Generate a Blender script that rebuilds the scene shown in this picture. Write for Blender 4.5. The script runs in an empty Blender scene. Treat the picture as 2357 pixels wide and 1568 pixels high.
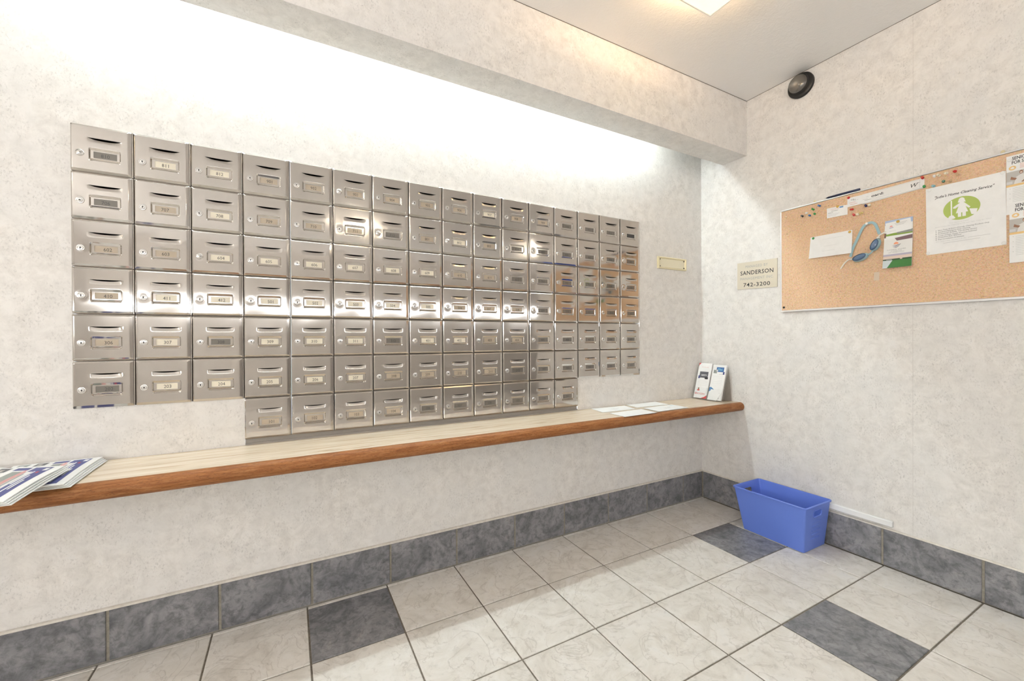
import bpy, bmesh, math, random
from mathutils import Vector, Matrix
random.seed(7)
scene = bpy.context.scene
COL = scene.collection
PI = math.pi

# ------------------------------------------------------------------ camera
YAW, PITCH, ROLL, FPX = math.radians(61.747), math.radians(-0.235), math.radians(-0.281), 953.71
CAM = Vector((-2.2967, -1.7407, 1.0))
FW = Vector((math.cos(YAW)*math.cos(PITCH), math.sin(YAW)*math.cos(PITCH), math.sin(PITCH)))
R0 = Vector((math.sin(YAW), -math.cos(YAW), 0.0)); U0 = R0.cross(FW)
RT = R0*math.cos(ROLL) + U0*math.sin(ROLL)
UP = U0*math.cos(ROLL) - R0*math.sin(ROLL)
cd = bpy.data.cameras.new('camera'); cam = bpy.data.objects.new('camera', cd); COL.objects.link(cam)
cd.sensor_width = 36.0; cd.sensor_fit = 'HORIZONTAL'; cd.lens = FPX*36.0/2357.0
cd.clip_start = 0.02; cd.clip_end = 60
B = -FW
cam.matrix_world = Matrix(((RT.x, UP.x, B.x, CAM.x), (RT.y, UP.y, B.y, CAM.y), (RT.z, UP.z, B.z, CAM.z), (0, 0, 0, 1)))
scene.camera = cam

# ------------------------------------------------------------------ world, light levels, exposure
w = bpy.data.worlds.new('world'); scene.world = w; w.use_nodes = True
w.node_tree.nodes['Background'].inputs[0].default_value = (0.9, 0.95, 1.0, 1)
w.node_tree.nodes['Background'].inputs[1].default_value = 1.0
TUBE_COL, TUBE_STR = (0.84, 0.97, 1.0), 32.0          # cool white tubes behind the bulkhead
BULB_COL, BULB_STR = (1.0, 0.7, 0.42), 36.0          # warm bulbs of the ceiling fixtures
SHADE_COL, SHADE_STR = (1.0, 0.82, 0.48), 0.5         # glowing glass plates of the fixtures
STRIP_COL, STRIP_STR = (0.96, 0.98, 1.0), 8.0        # unseen strips standing in for the bright line mirrored in the doors
SIDE_FILL_COL, SIDE_FILL_STR = (0.97, 0.97, 0.96), 37.0          # fill strips added out of view on the side wall
LOBBY_COL, LOBBY_STR = (1.0, 0.93, 0.85), 145.0       # bulbs of unseen lobby ceiling fixtures, mostly added as fill
vs = scene.view_settings
scene.display_settings.display_device = 'sRGB'
vs.view_transform = 'Standard'; vs.look = 'None'; vs.gamma = 1.0; vs.use_curve_mapping = False
vs.exposure = 1.2

# ------------------------------------------------------------------ pixel -> place helpers (2357 x 1568 frame)
def ray(px, py): return FW + RT*((px-1178.5)/FPX) + UP*((784.0-py)/FPX)
def on_x(px, py, x=0.0): d = ray(px, py); return CAM + d*((x-CAM.x)/d.x)
def on_y(px, py, y=0.0): d = ray(px, py); return CAM + d*((y-CAM.y)/d.y)
def on_z(px, py, z=0.0): d = ray(px, py); return CAM + d*((z-CAM.z)/d.z)

# ------------------------------------------------------------------ materials
MATS = {}
def principled(name):
    m = bpy.data.materials.new(name); m.use_nodes = True
    nt = m.node_tree; b = nt.nodes['Principled BSDF']; MATS[name] = m
    return m, nt, b
def flat(name, col, rough=0.5, metal=0.0, spec=0.5, coat=0.0, emit=None, estr=0.0):
    if name in MATS: return MATS[name]
    m, nt, b = principled(name)
    b.inputs['Base Color'].default_value = (*col, 1); b.inputs['Roughness'].default_value = rough
    b.inputs['Metallic'].default_value = metal; b.inputs['Specular IOR Level'].default_value = spec
    b.inputs['Coat Weight'].default_value = coat
    if emit:
        b.inputs['Emission Color'].default_value = (*emit, 1); b.inputs['Emission Strength'].default_value = estr
    return m
def N(nt, typ, **kw):
    n = nt.nodes.new(typ)
    for k, v in kw.items():
        if k.startswith('i_'):
            key = k[2:]
            n.inputs[int(key) if key.isdigit() else key.replace('_', ' ')].default_value = v
        else: setattr(n, k, v)
    return n
def coords(nt, scale=(1, 1, 1), loc=None, random_shift=False, kind='Object'):
    tc = N(nt, 'ShaderNodeTexCoord'); mp = N(nt, 'ShaderNodeMapping'); mp.inputs['Scale'].default_value = scale
    src = tc.outputs[kind]
    if random_shift:
        oi = N(nt, 'ShaderNodeObjectInfo'); ml = N(nt, 'ShaderNodeMath', operation='MULTIPLY'); ml.inputs[1].default_value = 37.0
        nt.links.new(oi.outputs['Random'], ml.inputs[0])
        ad = N(nt, 'ShaderNodeVectorMath', operation='ADD')
        nt.links.new(src, ad.inputs[0]); nt.links.new(ml.outputs[0], ad.inputs[1]); src = ad.outputs[0]
    nt.links.new(src, mp.inputs['Vector'])
    return mp.outputs['Vector']
def noise(nt, vec, scale, detail=4.0, rough=0.55, dist=0.0):
    n = N(nt, 'ShaderNodeTexNoise'); n.inputs['Scale'].default_value = scale; n.inputs['Detail'].default_value = detail
    n.inputs['Roughness'].default_value = rough; n.inputs['Distortion'].default_value = dist
    nt.links.new(vec, n.inputs['Vector']); return n.outputs['Fac']
def ramp(nt, fac, stops):
    r = N(nt, 'ShaderNodeValToRGB'); e = r.color_ramp.elements
    while len(e) < len(stops): e.new(0.5)
    for i, (p, c) in enumerate(stops):
        e[i].position = p; e[i].color = (*c, 1) if len(c) == 3 else c
    nt.links.new(fac, r.inputs['Fac']); return r.outputs['Color']
def mixc(nt, fac, a, b, mode='MIX'):
    m = N(nt, 'ShaderNodeMix', data_type='RGBA', blend_type=mode)
    for s, v in ((m.inputs['Factor'], fac), (m.inputs[6], a), (m.inputs[7], b)):
        if hasattr(v, 'links'): nt.links.new(v, s)
        else: s.default_value = v if isinstance(v, (int, float)) else (*v, 1)
    return m.outputs[2]
def bump(nt, b, h, strength, dist=0.002):
    bp = N(nt, 'ShaderNodeBump'); bp.inputs['Strength'].default_value = strength; bp.inputs['Distance'].default_value = dist
    nt.links.new(h, bp.inputs['Height']); nt.links.new(bp.outputs['Normal'], b.inputs['Normal'])
G = lambda v: (v, v, v)

def wallpaper():
    m, nt, b = principled('wallpaper')
    v = coords(nt)
    big = noise(nt, v, 4.5, 3, 0.6)
    mid = noise(nt, v, 24, 6, 0.70, 0.4)
    fine = noise(nt, coords(nt, (1.2, 1.2, 0.8)), 140, 5, 0.7, 0.5)
    c = ramp(nt, mid, [(0.28, (0.63, 0.60, 0.57)), (0.44, (0.73, 0.70, 0.665)), (0.60, (0.815, 0.785, 0.75)), (0.8, (0.785, 0.77, 0.76))])
    c = mixc(nt, ramp(nt, big, [(0.38, G(0)), (0.62, G(0.55))]), c, (0.74, 0.725, 0.71))
    msk = ramp(nt, noise(nt, v, 13, 4, 0.6), [(0.40, G(0)), (0.58, G(1))])
    spk = ramp(nt, fine, [(0.32, G(1)), (0.48, G(0))])
    mm = N(nt, 'ShaderNodeMath', operation='MULTIPLY'); nt.links.new(msk, mm.inputs[0]); nt.links.new(spk, mm.inputs[1])
    m2 = N(nt, 'ShaderNodeMath', operation='MULTIPLY'); nt.links.new(mm.outputs[0], m2.inputs[0]); m2.inputs[1].default_value = 0.6
    c = mixc(nt, m2.outputs[0], c, (0.40, 0.38, 0.36))
    nt.links.new(c, b.inputs['Base Color']); b.inputs['Roughness'].default_value = 0.62; b.inputs['Specular IOR Level'].default_value = 0.3
    bump(nt, b, fine, 0.12, 0.001)
    return m
def steel(name='brushed_steel', base=(0.565, 0.53, 0.492), rough=0.075):
    m, nt, b = principled(name)
    n2 = noise(nt, coords(nt, random_shift=True), 14, 4, 0.6)
    c = ramp(nt, n2, [(0.3, tuple(x*0.93 for x in base)), (0.7, base)])
    nt.links.new(c, b.inputs['Base Color']); b.inputs['Metallic'].default_value = 1.0
    r = N(nt, 'ShaderNodeMapRange'); r.inputs['To Min'].default_value = rough*0.8; r.inputs['To Max'].default_value = rough*1.25
    nt.links.new(n2, r.inputs['Value']); nt.links.new(r.outputs['Result'], b.inputs['Roughness'])
    return m
def tile_mat(name, dark):
    m, nt, b = principled(name)
    v = coords(nt, random_shift=True)
    n1 = noise(nt, v, 9, 6, 0.65, 1.2); n2 = noise(nt, v, 42, 5, 0.7, 0.5)
    vein = noise(nt, v, 5.5, 4, 0.55, 1.6)
    if dark:
        c = ramp(nt, n1, [(0.25, (0.085, 0.09, 0.10)), (0.43, (0.20, 0.20, 0.212)), (0.60, (0.30, 0.295, 0.31)), (0.78, (0.39, 0.355, 0.335))])
        c = mixc(nt, ramp(nt, n2, [(0.35, G(0.6)), (0.55, G(0))]), c, (0.07, 0.07, 0.078))
    else:
        c = ramp(nt, n1, [(0.25, (0.56, 0.52, 0.47)), (0.45, (0.71, 0.675, 0.625)), (0.62, (0.78, 0.75, 0.71)), (0.8, (0.73, 0.72, 0.70))])
        c = mixc(nt, ramp(nt, n2, [(0.30, G(0.45)), (0.46, G(0))]), c, (0.45, 0.42, 0.385))
        ridge = ramp(nt, vein, [(0.478, G(0)), (0.497, G(0.55)), (0.503, G(0.1)), (0.525, G(0))])
        c = mixc(nt, ridge, c, (0.48, 0.44, 0.39))
    nt.links.new(c, b.inputs['Base Color']); b.inputs['Roughness'].default_value = 0.42; b.inputs['Specular IOR Level'].default_value = 0.4
    step = ramp(nt, vein, [(0.47, G(0)), (0.50, G(0.8)), (0.56, G(1))])
    h = mixc(nt, 0.35, step, n2)
    bump(nt, b, h, 0.45, 0.0022)
    return m
def cork():
    m, nt, b = principled('cork')
    v = coords(nt)
    vo = N(nt, 'ShaderNodeTexVoronoi'); vo.inputs['Scale'].default_value = 330; nt.links.new(v, vo.inputs['Vector'])
    n1 = noise(nt, v, 150, 4, 0.7, 0.8); n2 = noise(nt, v, 6, 3, 0.6)
    c = ramp(nt, n1, [(0.3, (0.52, 0.315, 0.185)), (0.48, (0.68, 0.455, 0.29)), (0.68, (0.76, 0.55, 0.37))])
    c = mixc(nt, 0.22, c, vo.outputs['Color'], 'SOFT_LIGHT')
    c = mixc(nt, ramp(nt, n2, [(0.35, G(0.0)), (0.7, G(0.3))]), c, (0.74, 0.52, 0.34))
    spk = ramp(nt, noise(nt, v, 105, 4, 0.75, 1.5), [(0.30, G(1)), (0.355, G(0))])
    c = mixc(nt, spk, c, (0.17, 0.085, 0.045))
    nt.links.new(c, b.inputs['Base Color']); b.inputs['Roughness'].default_value = 0.85
    bump(nt, b, n1, 0.3, 0.001)
    return m
def laminate():
    m, nt, b = principled('pale_oak_laminate')
    v = coords(nt, (1.1, 16, 16)); n1 = noise(nt, v, 3.2, 6, 0.65, 0.7); n2 = noise(nt, coords(nt, (2.0, 60, 60)), 4, 4, 0.6)
    c = ramp(nt, n1, [(0.3, (0.48, 0.355, 0.23)), (0.44, (0.69, 0.57, 0.43)), (0.62, (0.77, 0.665, 0.53)), (0.8, (0.72, 0.60, 0.46))])
    c = mixc(nt, ramp(nt, n2, [(0.35, G(0.35)), (0.5, G(0))]), c, (0.46, 0.33, 0.22))
    nt.links.new(c, b.inputs['Base Color']); b.inputs['Roughness'].default_value = 0.24; b.inputs['Specular IOR Level'].default_value = 0.6
    return m
def oak():
    m, nt, b = principled('brown_oak')
    v = coords(nt, (2.0, 22, 22)); n1 = noise(nt, v, 7, 5, 0.7, 0.4); n2 = noise(nt, coords(nt, (18, 90, 90)), 6, 3, 0.6)
    c = ramp(nt, n1, [(0.3, (0.19, 0.062, 0.018)), (0.5, (0.315, 0.125, 0.042)), (0.72, (0.43, 0.20, 0.080))])
    c = mixc(nt, ramp(nt, n2, [(0.34, G(0.65)), (0.46, G(0))]), c, (0.12, 0.05, 0.02))
    nt.links.new(c, b.inputs['Base Color']); b.inputs['Roughness'].default_value = 0.45; b.inputs['Specular IOR Level'].default_value = 0.25
    bump(nt, b, n2, 0.25, 0.0006)
    return m
def ceiling_mat():
    m, nt, b = principled('stippled_ceiling')
    v = coords(nt); n1 = noise(nt, v, 85, 4, 0.6, 0.8); n2 = noise(nt, v, 30, 3, 0.6)
    b.inputs['Base Color'].default_value = (0.90, 0.885, 0.87, 1); b.inputs['Roughness'].default_value = 0.8
    bump(nt, b, mixc(nt, 0.4, n1, n2), 0.55, 0.004)
    return m
def plastic_bin():
    m, nt, b = principled('blue_plastic')
    n1 = noise(nt, coords(nt), 420, 2, 0.5)
    b.inputs['Base Color'].default_value = (0.135, 0.225, 0.70, 1); b.inputs['Roughness'].default_value = 0.42
    bump(nt, b, n1, 0.12, 0.0006)
    return m
def glassy(name, tint=(1, 1, 1), gloss=0.12, rough=0.02):
    m = bpy.data.materials.new(name); m.use_nodes = True; nt = m.node_tree; nt.nodes.clear(); MATS[name] = m
    o = N(nt, 'ShaderNodeOutputMaterial'); t = N(nt, 'ShaderNodeBsdfTransparent'); g = N(nt, 'ShaderNodeBsdfGlossy'); mx = N(nt, 'ShaderNodeMixShader')
    t.inputs['Color'].default_value = (*tint, 1); g.inputs['Roughness'].default_value = rough
    fr = N(nt, 'ShaderNodeLayerWeight'); pw = N(nt, 'ShaderNodeMath', operation='POWER'); pw.inputs[1].default_value = 4.0; nt.links.new(fr.outputs['Facing'], pw.inputs[0])
    ad = N(nt, 'ShaderNodeMath', operation='MULTIPLY_ADD'); ad.inputs[1].default_value = 0.6; ad.inputs[2].default_value = gloss; nt.links.new(pw.outputs[0], ad.inputs[0])
    nt.links.new(ad.outputs[0], mx.inputs['Fac']); nt.links.new(t.outputs[0], mx.inputs[1]); nt.links.new(g.outputs[0], mx.inputs[2])
    nt.links.new(mx.outputs[0], o.inputs['Surface'])
    return m
def speckled(name, col, col2, scale=60, rough=0.7):
    m, nt, b = principled(name)
    n = noise(nt, coords(nt, random_shift=True), scale, 4, 0.65)
    nt.links.new(ramp(nt, n, [(0.35, col), (0.65, col2)]), b.inputs['Base Color']); b.inputs['Roughness'].default_value = rough
    return m

WALL = wallpaper(); STEEL = steel(); CORK = cork(); LAM = laminate(); OAK = oak(); CEIL = ceiling_mat(); BLUE = plastic_bin()
TILE_L = tile_mat('cream_floor_tile', False); TILE_D = tile_mat('slate_tile', True)
GROUT = speckled('grout', (0.17, 0.145, 0.115), (0.25, 0.22, 0.18), 80, 0.85)
GROUT_B = speckled('wall_grout', (0.24, 0.22, 0.18), (0.33, 0.30, 0.25), 80, 0.85)
CAULK = speckled('caulk', (0.62, 0.58, 0.52), (0.74, 0.70, 0.64), 50, 0.6)
HOUSE = flat('dark_steel', (0.10, 0.095, 0.09), 0.45, 0.8)
CHROME = flat('lock_chrome', (0.72, 0.71, 0.69), 0.16, 1.0)
BLACK = flat('black', (0.008, 0.008, 0.008), 0.6)
INK = flat('black_ink', (0.03, 0.028, 0.026), 0.6)
PANE = glassy('clear_plastic', (1, 1, 1), 0.07)
GLASS = glassy('clear_acrylic', (0.98, 0.985, 0.985), 0.05)
PAPER = speckled('white_paper', (0.83, 0.83, 0.82), (0.87, 0.87, 0.86), 30, 0.7)
PAPER2 = flat('offwhite_paper', (0.80, 0.79, 0.77), 0.6)
ALU = flat('aluminium', (0.72, 0.72, 0.73), 0.3, 0.85)
WHITEP = flat('white_plastic', (0.84, 0.84, 0.83), 0.35)
BRASSP = flat('cream_brass', (0.74, 0.66, 0.44), 0.3, 0.35)
SIGNB = flat('tan_sign', (0.66, 0.60, 0.49), 0.38)
CARDS = [flat('cream_card', (0.86, 0.79, 0.64), 0.5), flat('tan_card', (0.52, 0.43, 0.32), 0.5), flat('shaded_card', (0.17, 0.15, 0.125), 0.5), BLACK]  # dark grey copy paints the shade of recessed windows seen obliquely
TUBE = flat('lit_tube', (1, 1, 1), 0.4, emit=TUBE_COL, estr=TUBE_STR)
BULB = flat('lit_bulb', (1, 0.9, 0.8), 0.4, emit=BULB_COL, estr=BULB_STR)
SHADE = flat('lit_shade', (0.9, 0.85, 0.7), 0.25, emit=SHADE_COL, estr=SHADE_STR)
SIDE_FILL = flat('side_fill_strip', (0.8, 0.85, 0.9), 0.2, emit=SIDE_FILL_COL, estr=SIDE_FILL_STR)
STRIP = flat('lit_strip', (0.8, 0.85, 0.9), 0.2, emit=STRIP_COL, estr=STRIP_STR)
GREYS = flat('shaded_recess_grey', (0.30, 0.275, 0.25), 0.6)

# ------------------------------------------------------------------ mesh builder
class MB:
    def __init__(s): s.v = []; s.f = []; s.m = []
    def add(s, verts, faces, mi=0):
        o = len(s.v); s.v += [tuple(p) for p in verts]
        for f in faces: s.f.append(tuple(i+o for i in f)); s.m.append(mi)
    def box(s, a, b, mi=0):
        (x0, y0, z0), (x1, y1, z1) = a, b
        x0, x1 = min(x0, x1), max(x0, x1); y0, y1 = min(y0, y1), max(y0, y1); z0, z1 = min(z0, z1), max(z0, z1)
        s.add([(x0,y0,z0),(x1,y0,z0),(x1,y1,z0),(x0,y1,z0),(x0,y0,z1),(x1,y0,z1),(x1,y1,z1),(x0,y1,z1)],
              [(0,3,2,1),(4,5,6,7),(0,1,5,4),(1,2,6,5),(2,3,7,6),(3,0,4,7)], mi)
    def bevel_box(s, a, b, r, axis=2, mi=0, top_only=True):
        # box with chamfered front rim along +axis side
        lo = [min(a[i], b[i]) for i in range(3)]; hi = [max(a[i], b[i]) for i in range(3)]
        i, j = [k for k in range(3) if k != axis]
        def ring(t, ins):
            out = []
            for (p, q) in ((lo[i]+ins, lo[j]+ins), (hi[i]-ins, lo[j]+ins), (hi[i]-ins, hi[j]-ins), (lo[i]+ins, hi[j]-ins)):
                c = [0, 0, 0]; c[i] = p; c[j] = q; c[axis] = t; out.append(c)
            return out
        rings = [ring(lo[axis], 0), ring(hi[axis]-r, 0), ring(hi[axis], r)]
        s.loft(rings, mi, cap0=True, cap1=True)
    def loft(s, rings, mi=0, cap0=False, cap1=False, closed=True):
        o = len(s.v); n = len(rings[0])
        for r in rings: s.v += [tuple(p) for p in r]
        for k in range(len(rings)-1):
            for i in range(n if closed else n-1):
                j = (i+1) % n
                s.f.append((o+k*n+i, o+k*n+j, o+(k+1)*n+j, o+(k+1)*n+i)); s.m.append(mi)
        if cap0: s.f.append(tuple(o+i for i in reversed(range(n)))); s.m.append(mi)
        if cap1: s.f.append(tuple(o+(len(rings)-1)*n+i for i in range(n))); s.m.append(mi)
    def lathe(s, prof, origin, axis, seg=24, mi=0, cap0=True, cap1=True):
        ax = Vector(axis).normalized(); t = Vector((0, 0, 1)) if abs(ax.z) < 0.9 else Vector((1, 0, 0))
        e1 = ax.cross(t).normalized(); e2 = ax.cross(e1); og = Vector(origin)
        rings = [[og + ax*h + (e1*math.cos(2*PI*k/seg) + e2*math.sin(2*PI*k/seg))*max(r, 1e-5) for k in range(seg)] for r, h in prof]
        s.loft(rings, mi, cap0, cap1)
    def tube(s, pts, rad, seg=8, mi=0):
        pts = [Vector(p) for p in pts]; rings = []; up = Vector((0.3, 0.5, 0.81))
        for i, p in enumerate(pts):
            d = (pts[min(i+1, len(pts)-1)] - pts[max(i-1, 0)]).normalized()
            e1 = d.cross(up).normalized(); e2 = d.cross(e1); r = rad[i] if isinstance(rad, (list, tuple)) else rad
            rings.append([p + (e1*math.cos(2*PI*k/seg) + e2*math.sin(2*PI*k/seg))*r for k in range(seg)])
        s.loft(rings, mi, True, True)
    def mesh(s, name, mats, smooth=False):
        me = bpy.data.meshes.new(name); me.from_pydata(s.v, [], s.f)
        for mt in (mats if isinstance(mats, (list, tuple)) else [mats]): me.materials.append(mt)
        for p, mi in zip(me.polygons, s.m): p.material_index = mi; p.use_smooth = smooth
        bm = bmesh.new(); bm.from_mesh(me); bmesh.ops.recalc_face_normals(bm, faces=bm.faces); bm.to_mesh(me); bm.free()
        me.update(); return me
def link(name, me, parent=None, loc=(0, 0, 0), rot=(0, 0, 0)):
    o = bpy.data.objects.new(name, me); COL.objects.link(o); o.location = loc; o.rotation_euler = rot
    if parent: o.parent = parent
    return o
def obj(name, mb, mats, parent=None, loc=(0, 0, 0), smooth=False, rot=(0, 0, 0)):
    return link(name, mb.mesh(name, mats, smooth), parent, loc, rot)
def autosmooth(o, ang=35):
    me = o.data
    for p in me.polygons: p.use_smooth = True
    try: me.set_sharp_from_angle(angle=math.radians(ang))
    except Exception: pass
    return o
def tag(o, label=None, cat=None, group=None, kind=None):
    if label: o['label'] = label
    if cat: o['category'] = cat
    if group: o['group'] = group
    if kind: o['kind'] = kind
    return o
def thing(name, label, cat, loc=(0, 0, 0), group=None, rot=(0, 0, 0)):
    o = bpy.data.objects.new(name, None); COL.objects.link(o); o.location = loc; o.rotation_euler = rot
    o.empty_display_size = 0.05
    return tag(o, label, cat, group)
def struct(name, mb, mats, label=None, parent=None):
    o = obj(name, mb, mats, parent); o['kind'] = 'structure'
    if label: o['label'] = label
    return o
_tc = {}
def text2d(s, size=1.0, bold=0.0, shear=0.0, space=1.0):
    key = (s, bold, shear, space)
    if key not in _tc:
        cu = bpy.data.curves.new('t', 'FONT'); cu.body = s; cu.size = 1.0; cu.offset = bold; cu.shear = shear; cu.space_character = space
        cu.align_x = 'CENTER'; cu.align_y = 'CENTER'; cu.resolution_u = 2
        ob = bpy.data.objects.new('t', cu); COL.objects.link(ob)
        dg = bpy.context.evaluated_depsgraph_get(); dg.update()
        ev = ob.evaluated_get(dg); me = ev.to_mesh()
        vv = [(v.co.x, v.co.y) for v in me.vertices]; ff = [tuple(p.vertices) for p in me.polygons]
        ev.to_mesh_clear(); bpy.data.objects.remove(ob); bpy.data.curves.remove(cu)
        if vv:
            ys = [p[1] for p in vv]; xs = [p[0] for p in vv]
            cy = (min(ys)+max(ys))/2; cx = (min(xs)+max(xs))/2
            vv = [(x-cx, y-cy) for x, y in vv]
        _tc[key] = (vv, ff)
    vv, ff = _tc[key]
    return [(x*size, y*size) for x, y in vv], ff

# ------------------------------------------------------------------ dimensions of the place
ZC = 2.343                                    # ceiling
X0, DX = -2.8742, 0.14598                     # mailbox columns
Z0, DZ = 1.6610, 0.14463                      # mailbox rows (down from the top)
WX0, WX1 = -4.7, 0.0
RY = -2.0                                     # the right wall ends here, the lobby goes on
BY, LX = -5.2, 2.6                            # far lobby wall, lobby side wall
BOX = {(c, r) for c in range(16) for r in range(6)} | {(c, 6) for c in range(3, 13)}

# ------------------------------------------------------------------ setting
# wall with the mailboxes: panels around the openings
xs = [WX0] + [X0+DX*i for i in range(17)] + [WX1]
zs = [0.0] + [Z0-DZ*i for i in range(7, -1, -1)] + [ZC]
mb = MB()
for i in range(len(xs)-1):
    for j in range(len(zs)-1):
        c = i-1; r = 7-j
        if (c, r) in BOX: continue
        if 3 <= c <= 12 and j == 0: z1 = 0.6275
        else: z1 = zs[j+1]
        mb.add([(xs[i], 0, zs[j]), (xs[i+1], 0, zs[j]), (xs[i+1], 0, z1), (xs[i], 0, z1)], [(0, 1, 2, 3)])
struct('wall_left', mb, WALL, 'mottled beige wallpapered wall that holds the mailboxes')
mb = MB(); mb.box((0.0, RY, 0), (0.12, 0, ZC)); struct('wall_right', mb, WALL, 'mottled beige wallpapered wall with the cork board')
mb = MB(); mb.box((0.12, RY-0.0, 0), (LX, RY+0.12, ZC)); struct('wall_return', mb, WALL)
mb = MB(); mb.box((LX, BY, 0), (LX+0.12, RY, ZC)); struct('wall_lobby', mb, WALL)
mb = MB(); mb.box((WX0-0.12, BY, 0), (WX0, 0, ZC)); struct('wall_side', mb, WALL)
mb = MB(); mb.box((WX0, BY-0.12, 0), (LX, BY, ZC)); struct('wall_back', mb, WALL)
mb = MB(); mb.box((WX0, BY, ZC), (LX, 0, ZC+0.1)); struct('ceiling', mb, CEIL, 'white stippled ceiling')
mb = MB(); mb.box((WX0, -0.2965, 2.0345), (0.0, -0.150, ZC))
struct('trim_1', mb, WALL, 'wallpapered bulkhead beam hanging below the ceiling')

# floor: grout bed and single tiles
mb = MB(); mb.box((WX0, BY, -0.06), (LX, 0, -0.0035))
floor = struct('floor', mb, GROUT, 'floor of square cream tiles with a few slate tiles')
TX, TY, GAP = 0.2905, 0.2955, 0.0055
def tile_mesh(name, wx, wy, mat, th=0.006, ch=0.0016):
    m = MB(); m.bevel_box((-wx/2, -wy/2, -th), (wx/2, wy/2, 0), ch, 2); return m.mesh(name, mat)
fx = [0.0-0.011, -0.21] + [-0.21-TX*k for k in range(1, 17)]
fx = [x for x in fx if x > WX0+0.02] + [WX0]
fy = [-0.012, -0.0275] + [-0.0275-TY*k for k in range(1, 19)]
DARK = {(7, 1), (1, 2), (2, 4), (8, 5), (4, 7), (11, 3), (14, 6), (10, 8), (6, 10), (0, 7)}
meshes = {}
rest = MB()
for i in range(len(fx)-1):
    for j in range(len(fy)-1):
        wx, wy = round(fx[i]-fx[i+1]-GAP, 4), round(fy[j]-fy[j+1]-GAP*(0.4 if j == 0 else 1), 4)
        if wx < 0.01 or wy < 0.004: continue
        cx, cy = (fx[i]+fx[i+1])/2, (fy[j]+fy[j+1])/2
        if fy[j+1] < -3.3:
            rest.bevel_box((cx-wx/2, cy-wy/2, -0.006), (cx+wx/2, cy+wy/2, 0), 0.0016, 2); continue
        d = (i, j) in DARK
        k = (wx, wy, d)
        if k not in meshes: meshes[k] = tile_mesh('tile', wx, wy, TILE_D if d else TILE_L)
        link('tile', meshes[k], floor, (cx, cy, 0.0+random.uniform(-0.0004, 0.0003)))
x = 0.0
while x < LX-0.05:
    y = -2.0
    while y > BY+0.3:
        rest.bevel_box((x, y-TY+GAP, -0.006), (min(x+TX-GAP, LX), y, 0), 0.0016, 2); y -= TY
    x += TX
tag(obj('far_tiles', rest, TILE_L, floor), kind='stuff')

# tiled baseboards
BH = 0.1606
mb = MB(); mb.box((WX0, -0.007, 0), (0, -0.0005, BH-0.001)); base_l = struct('baseboard_left', mb, GROUT_B, 'baseboard of dark slate tiles under the counter')
mb = MB(); mb.box((-0.007, RY, 0), (-0.0005, -0.007, BH-0.001)); base_r = struct('baseboard_right', mb, GROUT_B, 'baseboard of dark slate tiles under the cork board')
def base_tile(w_, axis):
    m = MB()
    if axis == 0: m.bevel_box((-w_/2, 0, 0.003), (w_/2, 0.0105, BH), 0.0018, 1)
    else: m.bevel_box((0, -w_/2, 0.003), (0.0105, w_/2, BH), 0.0018, 0)
    for k in range(len(m.v)):
        p = list(m.v[k]); p[1 if axis == 0 else 0] *= -1; m.v[k] = tuple(p)
    return m.mesh('tile', TILE_D)
bx = [-0.010, -0.184, -0.4873, -0.7767, -1.0674, -1.355, -1.6484, -1.9364, -2.2269, -2.513, -2.8011] + [-2.8011-0.29*k for k in range(1, 7)]
for a, b in zip(bx, bx[1:]):
    link('tile', base_tile(a-b-0.008, 0), base_l, ((a+b)/2, 0, 0))
by = [-0.012, -0.31, -0.61, -0.909, -1.2094, -1.51, -1.81, -1.995]
for a, b in zip(by, by[1:]):
    link('tile', base_tile(a-b-0.008, 1), base_r, (0, (a+b)/2, 0))
mb = MB(); mb.loft([[(x, -0.0005, BH+0.0065), (x, -0.008, BH+0.005), (x, -0.0125, BH+0.0005), (x, -0.0005, BH+0.0005)] for x in (WX0, -0.0005)], 0, True, True)
struct('trim_2', mb, CAULK, 'thin pale sealant strip along the baseboard top')
mb = MB(); mb.loft([[(-0.0005, y, BH+0.0055), (-0.007, y, BH+0.0045), (-0.0120, y, BH+0.0005), (-0.0005, y, BH+0.0005)] for y in (RY, -0.013)], 0, True, True)
struct('trim_3', mb, CAULK, 'thin pale sealant strip along the baseboard top')
# recess between the lowest mailboxes and the counter, its shadow painted in as grey
xa, xb = X0+3*DX, X0+13*DX
mb = MB(); mb.box((xa, 0.004, 0.6275), (xb, 0.012, Z0-7*DZ)); mb.box((xa, -0.0005, 0.6275), (xb, 0.004, 0.6335))
struct('trim_4', mb, GREYS, 'recessed strip under the lowest mailboxes, coloured grey for its shadow')
# wallpaper seams: the overlapped paper edge stands a hair proud
mb = MB()
mb.box((-0.0004, -1.0082, BH+0.007), (0, -1.0074, 1.13)); mb.box((-0.0004, -1.0100, 1.67), (0, -1.0092, ZC-0.002))
struct('trim_5', mb, flat('seam_grey', (0.58, 0.55, 0.515), 0.7), 'wallpaper seam on the cork board wall')
mb = MB(); mb.box((-2.1245, -0.0008, BH+0.008), (-2.1232, 0, 0.575)); mb.box((-1.30, -0.0008, Z0+0.01), (-1.2987, 0, 2.3)); mb.box((-1.62, -0.0008, BH+0.008), (-1.6187, 0, 0.575))
struct('trim_6', mb, flat('seam_pale', (0.70, 0.665, 0.62), 0.7), 'wallpaper seams on the mailbox wall')

# thin dark settlement cracks where the bulkhead and the wall meet the ceiling
mb = MB(); mb.box((WX0, -0.2978, ZC-0.0016), (-0.0016, -0.2966, ZC-0.0001)); mb.box((-0.0014, RY, ZC-0.0014), (-0.0001, -0.2978, ZC-0.0001))
struct('trim_7', mb, flat('dark_crack', (0.10, 0.08, 0.06), 0.8), 'thin dark joint line under the ceiling')

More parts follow.
